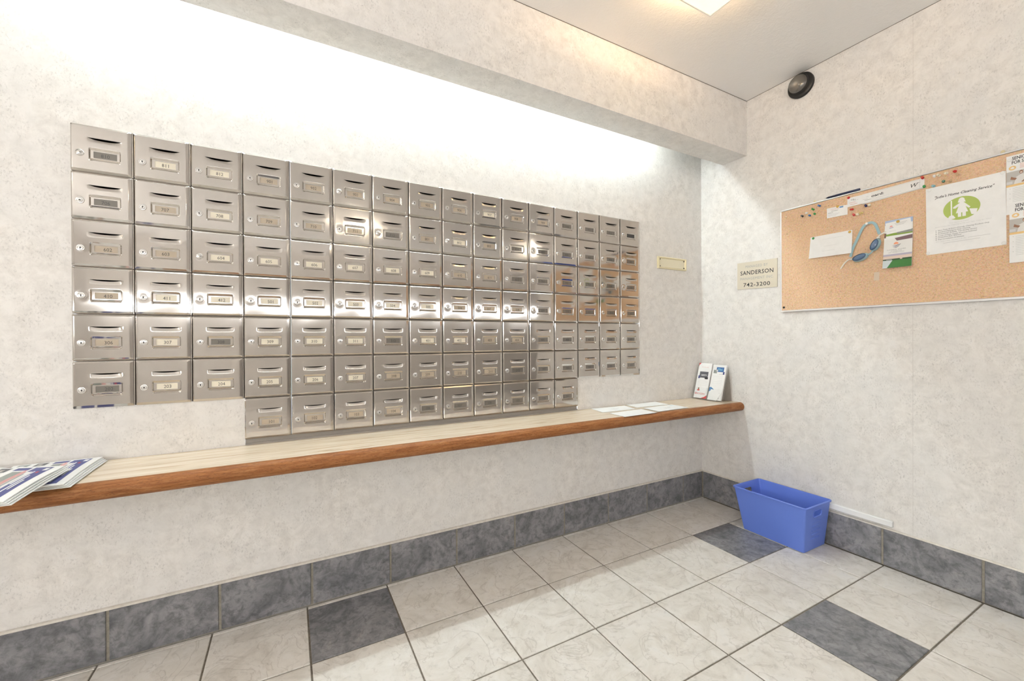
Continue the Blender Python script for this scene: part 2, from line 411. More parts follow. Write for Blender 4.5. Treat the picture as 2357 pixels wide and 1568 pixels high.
# ------------------------------------------------------------------ cove light behind the bulkhead
cove = thing('cove_light', 'fluorescent batten with two white tubes hidden behind the bulkhead', 'light', (-1.72, 0, 2.2))
mb = MB(); mb.box((-1.22, -0.03, 0.048), (1.22, -0.001, 0.10)); obj('batten', mb, WHITEP, cove)
for sx in (-1, 1):
    mb = MB(); mb.tube([(sx*0.012, -0.022, 0.02), (sx*1.20, -0.022, 0.02)], 0.013, 12); obj('tube', mb, TUBE, cove, smooth=True)
    for e in (0.006, 1.208):
        mb = MB(); mb.box((sx*e-0.006, -0.038, 0.0), (sx*e+0.006, -0.004, 0.05)); obj('tube_holder', mb, WHITEP, cove)

# ------------------------------------------------------------------ ceiling fixtures
LOBBY = flat('unseen_lobby_bulb', (1, 0.9, 0.8), 0.4, emit=LOBBY_COL, estr=LOBBY_STR)
def fixture(loc, label, size=0.32, glow=None):
    t = thing('ceiling_light', label, 'light', loc, 'ceiling lights')
    h = size/2
    mb = MB(); mb.bevel_box((-0.09, -0.09, -0.016), (0.09, 0.09, 0), 0.004, 2); obj('ceiling_plate', mb, WHITEP, t)
    for sx in (-1, 1):
        mb = MB(); mb.lathe([(0.012, 0), (0.012, 0.02), (0.022, 0.04), (0.026, 0.06), (0.018, 0.08), (0.002, 0.088)], (sx*0.012, 0, -0.036), (sx, 0, 0), 14)
        obj('bulb', mb, glow or BULB, t, smooth=True)
    mb = MB(); n = 12
    rows = [[(-h+size*i/n, -h+size*j/n, -0.074+0.010*max(abs(2*i/n-1), abs(2*j/n-1))**4) for i in range(n+1)] for j in range(n+1)]
    for j in range(n): mb.loft([rows[j], rows[j+1]], 0, closed=False)
    obj('glass_shade', mb, SHADE, t, smooth=True)
    mb = MB()
    for a, b in (((-h-0.004, -h-0.004), (h+0.004, -h)), ((-h-0.004, h), (h+0.004, h+0.004)), ((-h-0.004, -h), (-h, h)), ((h, -h), (h+0.004, h))):
        mb.box((a[0], a[1], -0.068), (b[0], b[1], -0.060))
    obj('shade_rim', mb, WHITEP, t)
    mb = MB(); mb.lathe([(0.008, 0), (0.008, 0.006), (0.003, 0.011)], (0, 0, -0.074), (0, 0, -1), 12); mb.lathe([(0.003, 0), (0.003, 0.06)], (0, 0, -0.074), (0, 0, 1), 8)
    obj('finial', mb, BRASSP, t, smooth=True)
    return t
corner = on_z(1634, 38, ZC-0.066)
fixture((corner.x-0.164, corner.y-0.164, ZC), 'square warm glass ceiling light near the bulkhead')
fixture((-1.6, -3.4, ZC), 'square warm glass ceiling light in the lobby', glow=LOBBY)
fixture((-4.45, -2.7, ZC), 'added unseen fill ceiling light by the side wall', glow=LOBBY)  # this and the next two are unseen fixtures added for fill
fixture((-4.2, -1.15, ZC), 'added unseen fill ceiling light over the newspaper end', glow=LOBBY)
fixture((1.0, -3.6, ZC), 'added unseen fill ceiling light in the lobby side bay', glow=LOBBY)

def added_wall_light(loc, rz, label, mat, L=0.80, group='unseen stand-in strips across the lobby'):
    t = thing('added_wall_light', label, 'light', loc, group, (0, 0, rz))
    mb = MB(); mb.bevel_box((-L, 0, -0.045), (L, 0.03, 0.045), 0.004, 1); obj('housing', mb, WHITEP, t)
    mb = MB(); mb.lathe([(0.026, -L+0.01), (0.026, L-0.01)], (0, 0.03, 0), (1, 0, 0), 16); obj('diffuser', mb, mat, t, smooth=True)
for k, wh in enumerate(('next to the side wall', 'second from the side wall', 'third from the side wall', 'farthest from the side wall')):
    added_wall_light((-3.6+1.62*k, BY, 1.47), 0, 'unseen stand-in light strip on the far lobby wall, ' + wh, STRIP)  # unseen source of the bright line in the doors, fitting invented
for k, wh in enumerate(('nearest the mailboxes', 'between two others', 'nearest the far lobby wall')):
    added_wall_light((WX0, -1.55-1.12*k, 1.25), -PI/2, 'added fill strip on the side wall, ' + wh, SIDE_FILL, 0.54, 'added fill strips on the side wall')  # added out of view to brighten the right wall and ceiling

# ------------------------------------------------------------------ counter
counter = thing('counter', 'long pale wood laminate counter with brown rounded oak front edge', 'counter', (0, 0, 0))
mb = MB(); mb.box((-4.2, -0.252, 0.579), (-0.0005, -0.0005, 0.627)); obj('top_board', mb, LAM, counter)
mb = MB()
prof = [(-0.252, 0.627)] + [(-0.254-0.0245*math.sin(PI*k/14), 0.6025+0.0245*math.cos(PI*k/14)) for k in range(15)] + [(-0.252, 0.578)]
mb.loft([[(x, p[0], p[1]) for p in prof] for x in (-4.2, -0.0005)], 0, True, True)
autosmooth(obj('edge_nosing', mb, OAK, counter), 50)

# ------------------------------------------------------------------ mailboxes
W_, H_ = 0.1398, 0.1432
def sm(a, b, x):
    t = max(0.0, min(1.0, (x-a)/(b-a))); return t*t*(3-2*t)
def sdrr(x, y, cx, cy, hx, hy, r):
    qx, qy = abs(x-cx)-hx+r, abs(y-cy)-hy+r
    return math.hypot(max(qx, 0), max(qy, 0)) + min(max(qx, qy), 0) - r
WCX, WCT, WHX, WHT = 0.0776, 0.0868, 0.0272, 0.0098        # window opening (t measured from the top)
LCX, LCT = 0.0208, 0.0872
SX0, SX1, ST0, ST1, ST2 = 0.0395, 0.1145, 0.0375, 0.0435, 0.0492
def door_mesh(seed):
    rnd = random.Random(seed)
    a1, a2, p1, p2, p3 = rnd.uniform(0.00004, 0.00010), rnd.uniform(0.00003, 0.00009), rnd.uniform(0, 6), rnd.uniform(0, 6), rnd.uniform(0, 6)
    dish = rnd.uniform(0.0001, 0.0003)
    us = sorted(set([round(W_*i/58, 5) for i in range(59)] + [0.003, round(W_-0.0085, 5), WCX-WHX, WCX+WHX, SX0, SX1]))
    ts = [round(H_*i/56, 5) for i in range(57)] + [0.0052, round(H_-0.0085, 5), WCT-WHT, WCT+WHT] + [WCT-0.0205, WCT-0.0195, WCT-0.0130, WCT+0.0115, WCT+0.0127, WCT+0.0192, WCT+0.0206]
    ts = sorted(set([t for t in ts if not (ST0-0.0002 < t < ST2+0.0002)] + [ST0+(ST2-ST0)*k/8 for k in range(9)]))
    uc, hw = (SX0+SX1)/2, (SX1-SX0)/2
    def hole_bottom(u):
        q = (u-uc)/hw
        return ST0 + 0.0002 + (0.0042*(1-abs(q)**2.4) if abs(q) < 1 else 0)
    def tmap(u, t):                      # bend the rows so that one of them follows the lower rim of the slot
        if ST0 < t < ST2:
            f = (t-ST0)/(ST2-ST0); hb = hole_bottom(u)
            return ST0+(hb-ST0)*f*2 if f <= 0.5 else hb+(ST2-hb)*(f-0.5)*2
        return t
    lin = lambda pts, x: pts[0][1] if x <= pts[0][0] else pts[-1][1] if x >= pts[-1][0] else next(a[1]+(b[1]-a[1])*(x-a[0])/(b[0]-a[0]) for a, b in zip(pts, pts[1:]) if a[0] <= x <= b[0])
    PROF = [(WCT-0.0205, 0.0), (WCT-0.0195, -0.0003), (WCT-0.0130, -0.0047), (WCT+0.0115, -0.0047), (WCT+0.0127, -0.0002), (WCT+0.0192, -0.0050), (WCT+0.0206, 0.0)]
    def hgt(u, t):
        h = 0.0118
        h -= max(0.0040*(1-t/0.0052), 0.0066*(1-(H_-t)/0.0085), 0.0024*(1-u/0.0032), 0.0030*(1-(W_-u)/0.0085), 0.0)
        fu, ft = 2*u/W_-1, 2*t/H_-1
        h += dish*(1-fu*fu)*(1-ft*ft)*0.6 + a1*math.sin(p1+4.2*fu+1.5*ft) + a2*math.sin(p2+3.7*ft+p3*fu*0.5)
        d = sdrr(u, t, WCX, WCT, 0.0368, 0.0207, 0.0070)
        if d < 0.001: h += lin(PROF, t)*sm(0.0004, -0.0022, d)
        r = math.hypot(u-LCX, t-LCT); h -= 0.0005*math.exp(-(r/0.012)**2)
        q = (u-uc)/(hw+0.002)
        if abs(q) < 1 and t > ST0:
            hb = hole_bottom(u)
            if hb-1e-6 <= t < ST2+0.001: h -= 0.0034*(1-abs(q)**6)*max(0.0, 1-(t-hb)/(ST2+0.001-hb))
        return h
    m = MB(); nu, nt_ = len(us), len(ts)
    for t in ts:
        for u in us:
            tt = tmap(u, t); m.v.append((u, -hgt(u, tt), DZ-0.0011-tt))
    def idx(i, j): return j*nu+i
    tmid = ST0+(ST2-ST0)*0.5
    for j in range(nt_-1):
        for i in range(nu-1):
            uu, tt = (us[i]+us[i+1])/2, (ts[j]+ts[j+1])/2
            if abs(uu-WCX) < WHX and abs(tt-WCT) < WHT: continue
            if abs(uu-uc) < hw and ST0 < tt < tmid: continue
            m.f.append((idx(i, j), idx(i, j+1), idx(i+1, j+1), idx(i+1, j))); m.m.append(0)
    border = [idx(i, 0) for i in range(nu)] + [idx(nu-1, j) for j in range(1, nt_)] + [idx(i, nt_-1) for i in range(nu-2, -1, -1)] + [idx(0, j) for j in range(nt_-2, 0, -1)]
    o = len(m.v)
    for k in border: p = m.v[k]; m.v.append((p[0], 0.001, p[2]))
    for k in range(len(border)):
        k2 = (k+1) % len(border); m.f.append((border[k], border[k2], o+k2, o+k)); m.m.append(0)
    me = m.mesh('door', STEEL, True)
    try: me.set_sharp_from_angle(angle=math.radians(22))
    except Exception: pass
    return me
DOORS = [door_mesh(s) for s in range(6)]
# housing: open steel box set into the wall
mb = MB(); D = 0.10; e = 0.0006
x0, x1, z0, z1 = e, DX-e, e, DZ-e
mb.loft([[(x0, 0.0, z0), (x1, 0.0, z0), (x1, 0.0, z1), (x0, 0.0, z1)], [(x0, D, z0), (x1, D, z0), (x1, D, z1), (x0, D, z1)]], 0, False, True)
mb.add([(x0, 0, z0), (x1, 0, z0), (x1, 0, z1), (x0, 0, z1), (x0+.004, .003, z0+.004), (x1-.004, .003, z0+.004), (x1-.004, .003, z1-.004), (x0+.004, .003, z1-.004)],
       [(0, 1, 5, 4), (1, 2, 6, 5), (2, 3, 7, 6), (3, 0, 4, 7)])
HOUSING = mb.mesh('housing', HOUSE)
mb = MB(); hx0, hx1 = W_+0.0003, DX-0.0024
mb.bevel_box((hx0, 0, 0.001), (hx1, 0.0082, DZ-0.001), 0.0008, 1, 0)
for a, b in ((0.018, 0.044), (0.098, 0.124)): mb.box((hx0-0.0002, 0.003, DZ-b), (hx0+0.0007, 0.0084, DZ-a), 1)
mb.v = [(p[0], -p[1], p[2]) for p in mb.v]
HINGE = mb.mesh('hinge', [STEEL, BLACK])
# cylinder lock with keyhole
mb = MB()
mb.lathe([(0.0101, 0.0), (0.0101, 0.0022), (0.0094, 0.0034), (0.0076, 0.0036), (0.0070, 0.0026), (0.0064, 0.0026), (0.0060, 0.0042), (0.0002, 0.0046)], (0, 0, 0), (0, -1, 0), 28, 0, True, False)
mb.lathe([(0.0019, 0.0), (0.0019, 0.0050)], (0, 0, 0.0008), (0, -1, 0), 12, 1)
mb.box((-0.0008, -0.0050, -0.0036), (0.0008, -0.003, 0.0008), 1)
LOCK = mb.mesh('lock', [CHROME, BLACK], False)
for p in LOCK.polygons: p.use_smooth = True
try: LOCK.set_sharp_from_angle(angle=math.radians(30))
except Exception: pass
LOCKF_MB = MB()
LOCKF_MB.lathe([(0.0101, 0.0), (0.0101, 0.0022), (0.0092, 0.0036), (0.0002, 0.0044)], (0, 0, 0), (0, -1, 0), 28, 0, True, False)
LOCKF_MB.box((-0.0008, -0.0048, -0.0050), (0.0008, -0.003, 0.0002), 1)
LOCKF = LOCKF_MB.mesh('lock', [CHROME, BLACK])
for p in LOCKF.polygons: p.use_smooth = True
mb = MB(); mb.box((WCX-0.0300, -0.0064, DZ-WCT-0.0116), (WCX+0.0300, -0.0058, DZ-WCT+0.0094))
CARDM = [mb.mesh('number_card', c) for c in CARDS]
mb = MB(); mb.add([(WCX-0.0285, -0.0068, DZ-0.0011-WCT-0.0108), (WCX+0.0285, -0.0068, DZ-0.0011-WCT-0.0108), (WCX+0.0285, -0.0068, DZ-0.0011-WCT+0.0108), (WCX-0.0285, -0.0068, DZ-0.0011-WCT+0.0108)], [(0, 1, 2, 3)])
PANEM = mb.mesh('window_pane', PANE)
ROWS = [[810, 811, 812] + list(range(901, 913)) + [None], list(range(706, 713)) + list(range(801, 810)), list(range(602, 613)) + list(range(701, 706)),
        [410, 411, 412] + list(range(501, 513)) + [601], list(range(306, 313)) + list(range(401, 410)), list(range(202, 213)) + list(range(301, 306)),
        [None]*3 + [101, 102, 103, 104, 106, 107, 108, 109, 110, 201] + [None]*3]
FLAT = {810, 604, 903, 712, 802, 610, 401}; SIDE = {706, 804, 210, 404, 305, 704, None}
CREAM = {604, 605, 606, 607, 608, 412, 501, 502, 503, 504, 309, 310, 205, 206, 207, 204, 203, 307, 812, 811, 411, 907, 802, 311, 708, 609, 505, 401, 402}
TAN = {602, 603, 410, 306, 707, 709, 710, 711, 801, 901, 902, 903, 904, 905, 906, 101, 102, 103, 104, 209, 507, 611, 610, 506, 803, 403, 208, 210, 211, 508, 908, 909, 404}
ORD = 'first second third fourth fifth sixth seventh eighth ninth tenth eleventh twelfth thirteenth fourteenth fifteenth sixteenth'.split()
for (c, r) in sorted(BOX, key=lambda k: (k[1], k[0])):
    num = ROWS[r][c]
    lab = ('steel mailbox numbered %d, %s row from top, %s column from the newspaper end' % (num, ORD[r], ORD[c])) if num else 'steel mailbox with a blank black card window in the top row'
    box = thing('mailbox', lab, 'mailbox', (X0+c*DX, 0, Z0-(r+1)*DZ), 'numbered steel mailboxes set in the wall')
    link('housing', HOUSING, box)
    hg = link('hinge', HINGE, box)
    d = link('door', random.Random(c*31+r*7).choice(DOORS), box)
    rv = random.Random(c*131+r*17)
    d.rotation_euler = (rv.uniform(-0.002, 0.002), 0, rv.uniform(-0.003, 0.003))
    lk = link('lock', LOCKF if num in FLAT else LOCK, d, (LCX, -0.0100, DZ-0.0011-LCT))
    lk.rotation_euler = (0, (PI/2 if num in FLAT or num in SIDE else 0) * -1 + rv.uniform(-0.15, 0.15), 0)
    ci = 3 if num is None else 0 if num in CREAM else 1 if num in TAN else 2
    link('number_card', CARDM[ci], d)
    link('window_pane', PANEM, d)
    if num:
        vv, ff = text2d(str(num), 0.0152)
        mb = MB(); ox = rv.uniform(-0.002, 0.004)
        mb.add([(WCX+ox+x*0.92, -0.00662, DZ-0.0018-WCT+y) for x, y in vv], ff); obj('number', mb, INK, d)

# ------------------------------------------------------------------ printed sheets
PRINT = {}
def ink(name, col, rough=0.55):
    if name not in PRINT: PRINT[name] = flat('print_'+name, col, rough)
    return PRINT[name]
INKS = {'black': (0.02, 0.02, 0.022), 'grey': (0.36, 0.36, 0.36), 'lgrey': (0.62, 0.62, 0.62), 'green': (0.42, 0.53, 0.13), 'white': (0.85, 0.85, 0.84),
        'navy': (0.075, 0.085, 0.24), 'red': (0.62, 0.06, 0.06), 'pink': (0.74, 0.30, 0.28), 'gold': (0.80, 0.55, 0.24), 'sky': (0.42, 0.52, 0.72),
        'grass': (0.05, 0.20, 0.045), 'leaf': (0.22, 0.34, 0.05), 'mauve': (0.18, 0.11, 0.12), 'orange': (0.85, 0.33, 0.18), 'blue': (0.06, 0.16, 0.38),
        'cyan': (0.25, 0.55, 0.68), 'brown': (0.16, 0.09, 0.07), 'photo': (0.50, 0.48, 0.45), 'shirt': (0.72, 0.70, 0.68), 'skin': (0.30, 0.15, 0.09),
        'steelblue': (0.10, 0.25, 0.50), 'dgrey': (0.12, 0.12, 0.13), 'lilac': (0.45, 0.42, 0.52), 'peach': (0.72, 0.58, 0.50), 'dkgreen': (0.03, 0.08, 0.03),
        'pgrey': (0.28, 0.30, 0.28), 'mist': (0.62, 0.70, 0.72)}
class Page:
    """a sheet spanned by four corners (bottom-left, bottom-right, top-right, top-left)"""
    def __init__(s, bl, br, tr, tl, th=0.0008, curl=None, n=10):
        s.c = [Vector(p) for p in (bl, br, tr, tl)]; s.th = th; s.curl = curl; s.n = n
        s.nm = (s.c[1]-s.c[0]).cross(s.c[3]-s.c[0]).normalized()
        s.W = ((s.c[1]-s.c[0]).length+(s.c[2]-s.c[3]).length)/2; s.H = ((s.c[3]-s.c[0]).length+(s.c[2]-s.c[1]).length)/2
        s.pm = MB(); s.mats = []; s.layer = 0
    def pt(s, a, b, lift=0.0):
        p = (s.c[0]*(1-a)+s.c[1]*a)*(1-b) + (s.c[3]*(1-a)+s.c[2]*a)*b
        return p + s.nm*(lift + (s.curl(a, b) if s.curl else 0.0))
    def sheet(s, name, mat, parent=None, corner=0.0):
        m = MB(); n = s.n
        F = [[s.pt(i/n, j/n, s.th) for i in range(n+1)] for j in range(n+1)]
        K = [[s.pt(i/n, j/n, 0) for i in range(n+1)] for j in range(n+1)]
        for j in range(n): m.loft([F[j], F[j+1]], 0, closed=False); m.loft([K[j+1], K[j]], 0, closed=False)
        ring = lambda A: [A[0][i] for i in range(n+1)] + [A[j][n] for j in range(1, n+1)] + [A[n][i] for i in range(n-1, -1, -1)] + [A[j][0] for j in range(n-1, 0, -1)]
        m.loft([ring(K), ring(F)], 0)
        me = m.mesh(name, mat, True)
        bm = bmesh.new(); bm.from_mesh(me); bmesh.ops.remove_doubles(bm, verts=bm.verts, dist=1e-6); bmesh.ops.recalc_face_normals(bm, faces=bm.faces); bm.to_mesh(me); bm.free()
        try: me.set_sharp_from_angle(angle=math.radians(40))
        except Exception: pass
        return link(name, me, parent)
    def mi(s, k):
        m = ink(k, INKS[k])
        if m not in s.mats: s.mats.append(m)
        return s.mats.index(m)
    def lift(s): s.cnt = getattr(s, 'cnt', 0) + 1; return s.th + 0.0002 + 0.00001*s.cnt
    def quad(s, a0, b0, a1, b1, k, seg=None):
        ns = seg or max(1, int(abs(a1-a0)*s.n)); nb = max(1, int(abs(b1-b0)*s.n)) if s.curl else 1
        L = s.lift(); rows = [[s.pt(a0+(a1-a0)*i/ns, b0+(b1-b0)*j/nb, L) for i in range(ns+1)] for j in range(nb+1)]
        for j in range(nb): s.pm.loft([rows[j], rows[j+1]], s.mi(k), closed=False)
    def poly(s, pts, k): L = s.lift(); s.pm.add([s.pt(a, b, L) for a, b in pts], [tuple(range(len(pts)))], s.mi(k))
    def ell(s, a, b, ra, rb, k, n=28, a0=0.0, a1=2*PI):
        s.poly([(a+ra*math.cos(a0+(a1-a0)*i/n), b+rb*math.sin(a0+(a1-a0)*i/n)) for i in range(n if a1-a0 > 6.2 else n+1)], k)
    def text(s, st, a, b, h, k, bold=0.0, shear=0.0, sx=1.0, width=None, left=False, space=1.0):
        vv, ff = text2d(st, h/0.7, bold, shear, space)
        if not vv: return
        x0 = min(p[0] for p in vv); x1 = max(p[0] for p in vv)
        if width: sx = width/(x1-x0)
        off = -x0*sx if left else 0.0; L = s.lift()
        s.pm.add([s.pt(a+(x*sx+off)/s.W, b+y/s.H, L) for x, y in vv], ff, s.mi(k))
    def line(s, a0, a1, b, k='lgrey', h=0.004): s.quad(a0, b-h, a1, b+h, k)
    def finish(s, parent, name='print'):
        if not s.pm.f: return None
        me = bpy.data.meshes.new(name); me.from_pydata(s.pm.v, [], s.pm.f)
        for m in s.mats: me.materials.append(m)
        for p, q in zip(me.polygons, s.pm.m): p.material_index = q
        me.update(); o = link(name, me, parent); o['kind'] = 'stuff'; return o
def board_page(px, x=-0.0135, th=0.0006, curl=None, n=10):
    """px: bl, br, tr, tl pixel corners on the cork board"""
    P = [on_x(p[0], p[1], x) for p in px]
    return Page(P[0], P[1], P[2], P[3], th, curl, n)

# ------------------------------------------------------------------ signs on the walls
sg = thing('management_sign', 'tan plastic wall sign reading managed by a management company', 'sign', (0, 0, 0))
P = [on_x(*q, -0.004) for q in ((1697.5, 667), (1789, 660), (1789, 594), (1697.5, 607))]
for q in P: q.x = -0.0005
pg = Page(*P, th=0.0045, n=2); plate = pg.sheet('plate', SIGNB, sg)
pg.text('MANAGED BY', 0.5, 0.83, 0.0145, 'grey', width=pg.W*0.56, space=1.12)
pg.text('SANDERSON', 0.5, 0.60, 0.0225, 'black', bold=0.010, width=pg.W*0.83, space=1.08)
pg.text('MANAGEMENT INC.', 0.5, 0.385, 0.0140, 'grey', width=pg.W*0.84, space=1.12)
pg.text('742-3200', 0.5, 0.15, 0.0215, 'black', bold=0.006, width=pg.W*0.67, space=1.08)
pg.finish(sg, 'lettering')

np_ = thing('name_plate', 'blank cream brass name plate holder screwed to the wall', 'name plate', (0, 0, 0))
P = [on_y(*q, 0.0) for q in ((1512, 617.5), (1577, 625), (1577, 599), (1512, 589))]
xa, xb = P[0].x, P[1].x; za, zb = (P[0].z+P[1].z)/2, (P[2].z+P[3].z)/2
mb = MB(); mb.box((xa+0.012, -0.006, za+0.008), (xb-0.012, -0.0005, zb-0.008)); obj('insert', mb, flat('cream_insert', (0.80, 0.75, 0.58), 0.45), np_)
mb = MB()
def fr(o, i): return [(xa+o, i, za+o*0.7), (xb-o, i, za+o*0.7), (xb-o, i, zb-o*0.7), (xa+o, i, zb-o*0.7)]
mb.loft([fr(0, -0.0005), fr(0.002, -0.012), fr(0.010, -0.014), fr(0.016, -0.0065)], 0)
obj('frame', mb, BRASSP, np_)
for sx in (xa+0.019, xb-0.019):
    for sz in (za+0.015, zb-0.015):
        mb = MB(); mb.lathe([(0.0042, 0), (0.004, 0.002), (0.001, 0.003)], (sx, -0.0060, sz), (0, -1, 0), 12); obj('screw', mb, flat('dark_screw', (0.04, 0.035, 0.025), 0.4, 0.6), np_, smooth=True)

# ------------------------------------------------------------------ cork board
YB0, YB1, ZB0, ZB1 = -0.4865, -1.70, 1.136, 1.6625
bd = thing('cork_board', 'wide cork bulletin board in a thin aluminium frame', 'bulletin board', (0, 0, 0))
mb = MB(); mb.box((-0.012, YB1+0.004, ZB0+0.004), (-0.002, YB0-0.004, ZB1-0.004)); obj('cork_panel', mb, CORK, bd)
def bar(a, b, nm='frame_bar'):
    m = MB(); m.bevel_box((0.0005, a[0], a[1]), (0.0145, b[0], b[1]), 0.0018, 0); m.v = [(-p[0], p[1], p[2]) for p in m.v]; return obj(nm, m, ALU, bd)
bar((YB1, ZB0-0.004), (YB0, ZB0+0.006)); bar((YB1, ZB1-0.003), (YB0, ZB1+0.004)); bar((YB0-0.005, ZB0+0.006), (YB0+0.002, ZB1-0.003)); bar((YB1-0.002, ZB0+0.006), (YB1+0.005, ZB1-0.003))
for px, wh in (((1875, 466.5), 'near the pen'), ((2308, 352), 'near the seniors flyers')):
    p = on_x(*px, -0.003); mb = MB()
    mb.lathe([(0.0058, 0), (0.0058, 0.002), (0.0045, 0.003), (0.0028, 0.003), (0.002, 0.001)], (-0.0005, p.y, max(p.z, ZB1+0.0105)), (-1, 0, 0), 16, 0)
    tag(obj('mounting_ring', mb, BRASSP, None, smooth=True), 'small brass ring screw in the wall above the cork board ' + wh, 'screw', 'ring screws above the cork board')
# pen lying on the frame
a, b = on_x(1901, 460, -0.009), on_x(1979, 439.5, -0.009)
a.z = b.z = ZB1+0.0095
pn = thing('pen', 'dark navy pen lying along the top of the cork board frame', 'pen', (0, 0, 0))
mb = MB(); q = a.lerp(b, 0.30); mb.tube([a, a.lerp(b, 0.05), a.lerp(b, 0.08), q], [0.0012, 0.0035, 0.0046, 0.0046], 10); obj('barrel', mb, flat('pen_navy', (0.012, 0.018, 0.05), 0.3), pn, smooth=True)
mb = MB(); mb.tube([q, b, b.lerp(a, -0.01)], [0.0054, 0.0052, 0.0030], 10); obj('cap', mb, flat('pen_navy2', (0.02, 0.03, 0.08), 0.3), pn, smooth=True)

CK = -0.0125
# header strip and the taped paper
pg = board_page(((1985, 471), (2128, 432.5), (2128, 409), (1985, 448)), CK-0.0006, 0.001)
o = tag(pg.sheet('header_strip', PAPER2), 'long white printed strip along the top of the cork board', 'sign')
pg.quad(0.0, 0.06, 0.97, 0.085, 'grey'); pg.quad(0.25, 0.93, 1.0, 0.955, 'lgrey'); pg.quad(0.93, 0.1, 0.936, 0.93, 'lgrey')
pg.text('oard:', 0.265, 0.60, 0.0100, 'black', bold=0.02, width=0.044)
pg.text('Anything posted on the community board', 0.44, 0.30, 0.0035, 'lgrey', width=0.085)
pg.text('W', 0.855, 0.52, 0.016, 'black', shear=0.3); pg.text('~', 0.90, 0.66, 0.006, 'black', width=0.018); pg.line(0.82, 0.90, 0.22, 'lgrey', 0.012)
pg.finish(o)
pg = board_page(((1950.5, 477.5), (2018, 461), (2016, 441), (1950.5, 457)), CK-0.0022, 0.0006, lambda a, b: 0.0015*math.sin(a*5))
o = tag(pg.sheet('taped_note', PAPER), 'crumpled white note taped over the end of the header strip', 'note')
pg.ell(0.165, 0.72, 0.03, 0.10, 'lgrey'); pg.text('Rc ..', 0.30, 0.68, 0.0085, 'grey', bold=0.01); pg.text('vis', 0.70, 0.66, 0.006, 'lgrey')
pg.line(0.08, 0.30, 0.40, 'pink', 0.02); pg.line(0.10, 0.36, 0.20, 'pink', 0.02); pg.line(0.55, 0.72, 0.42, 'lgrey', 0.02); pg.line(0.60, 0.82, 0.30, 'grey', 0.02)
pg.finish(o)
pg = board_page(((1903.5, 503), (1951, 494), (1951, 471), (1903.5, 480.5)), CK-0.0008, 0.0007)
o = tag(pg.sheet('address_card', PAPER), 'small white business card pinned below the pen', 'card')
pg.text('Community Office', 0.40, 0.80, 0.0045, 'pink', width=0.035); pg.line(0.22, 0.55, 0.64, 'grey', 0.02); pg.line(0.06, 0.30, 0.48, 'grey', 0.02)
for k in range(3): pg.line(0.06, 0.62-0.08*k, 0.34-0.1*k, 'lgrey', 0.015)
pg.quad(0.62, 0.82, 0.80, 0.96, 'steelblue'); pg.finish(o)
pg = board_page(((1862.5, 596), (1962, 583), (1962, 529), (1866, 547)), CK-0.0008, 0.0008, lambda a, b: 0.010*(1-b)**2*(0.4+0.6*a))
o = tag(pg.sheet('white_note', PAPER), 'large white note curling away from the cork, held by two pins', 'note')
for k, (u, v, wd) in enumerate(((0.30, 0.80, 0.5), (0.45, 0.66, 0.2), (0.35, 0.48, 0.3), (0.72, 0.36, 0.14), (0.32, 0.26, 0.3))): pg.line(u, u+wd, v, 'white' if k % 2 else 'lgrey', 0.004)
pg.finish(o)
# travel-type brochure with a card over it
pg = board_page(((2033.5, 619), (2100.5, 612), (2102, 498), (2038, 510)), CK-0.0010, 0.0028, lambda a, b: 0.008*(1-b)**2)
o = tag(pg.sheet('brochure', PAPER2), 'glossy brochure with a setting sun emblem and green lawn photo', 'brochure')
pg.quad(0, 0.90, 1, 1, 'sky'); pg.quad(0, 0.60, 1, 0.90, 'white'); pg.layer = 1
pg.quad(0.0, 0.66, 1.0, 0.73, 'leaf'); pg.quad(0.0, 0.64, 0.06, 0.74, 'brown'); pg.quad(0.45, 0.70, 1.0, 0.76, 'pgrey')
pg.poly([(0.46, 0.555), (1.0, 0.565), (1.0, 0.645), (0.38, 0.615)], 'mauve')
pg.quad(0, 0.0, 1.0, 0.155, 'grass'); pg.poly([(0, 0), (0.16, 0), (0.35, 0.16), (0.0, 0.17)], 'mist')
pg.quad(0, 0.155, 1.0, 0.185, 'dkgreen'); pg.quad(0, 0.185, 1, 0.245, 'peach'); pg.quad(0, 0.245, 1, 0.285, 'lilac')
pg.layer = 2
pg.quad(0.12, 0.16, 0.32, 0.19, 'pgrey'); pg.quad(0.60, 0.165, 0.68, 0.19, 'peach')
pg.ell(0.44, 0.485, 0.085, 0.045, 'orange', 20, 0, PI)
for k in range(3): pg.poly([(0.28+0.02*k, 0.470-0.022*k), (0.44, 0.452-0.022*k), (0.58-0.03*k, 0.468-0.020*k), (0.62-0.03*k, 0.482-0.020*k), (0.44, 0.462-0.022*k)], 'black' if k != 1 else 'navy')
pg.text('FUNERAL HOMES', 0.46, 0.375, 0.0045, 'grey', width=0.062); pg.text('& CREMATION', 0.46, 0.345, 0.004, 'grey', width=0.036); pg.text('LIFE CELEBRATIONS', 0.46, 0.318, 0.004, 'grey', width=0.052)
pg.finish(o)
pg = board_page(((2041, 540.5), (2099, 526.5), (2096, 500.5), (2038, 515)), CK-0.0056, 0.0006)
o = tag(pg.sheet('emblem_card', PAPER), 'small white card with a faint sun emblem pinned over the brochure', 'card')
pg.ell(0.22, 0.58, 0.06, 0.12, 'pink', 16, 0, PI); pg.quad(0.14, 0.46, 0.30, 0.54, 'lilac')
for k in range(3): pg.line(0.36+0.03*k, 0.86-0.06*k, 0.80-0.09*k, 'lgrey', 0.022)
pg.line(0.12, 0.4, 0.20, 'lgrey', 0.012); pg.finish(o)
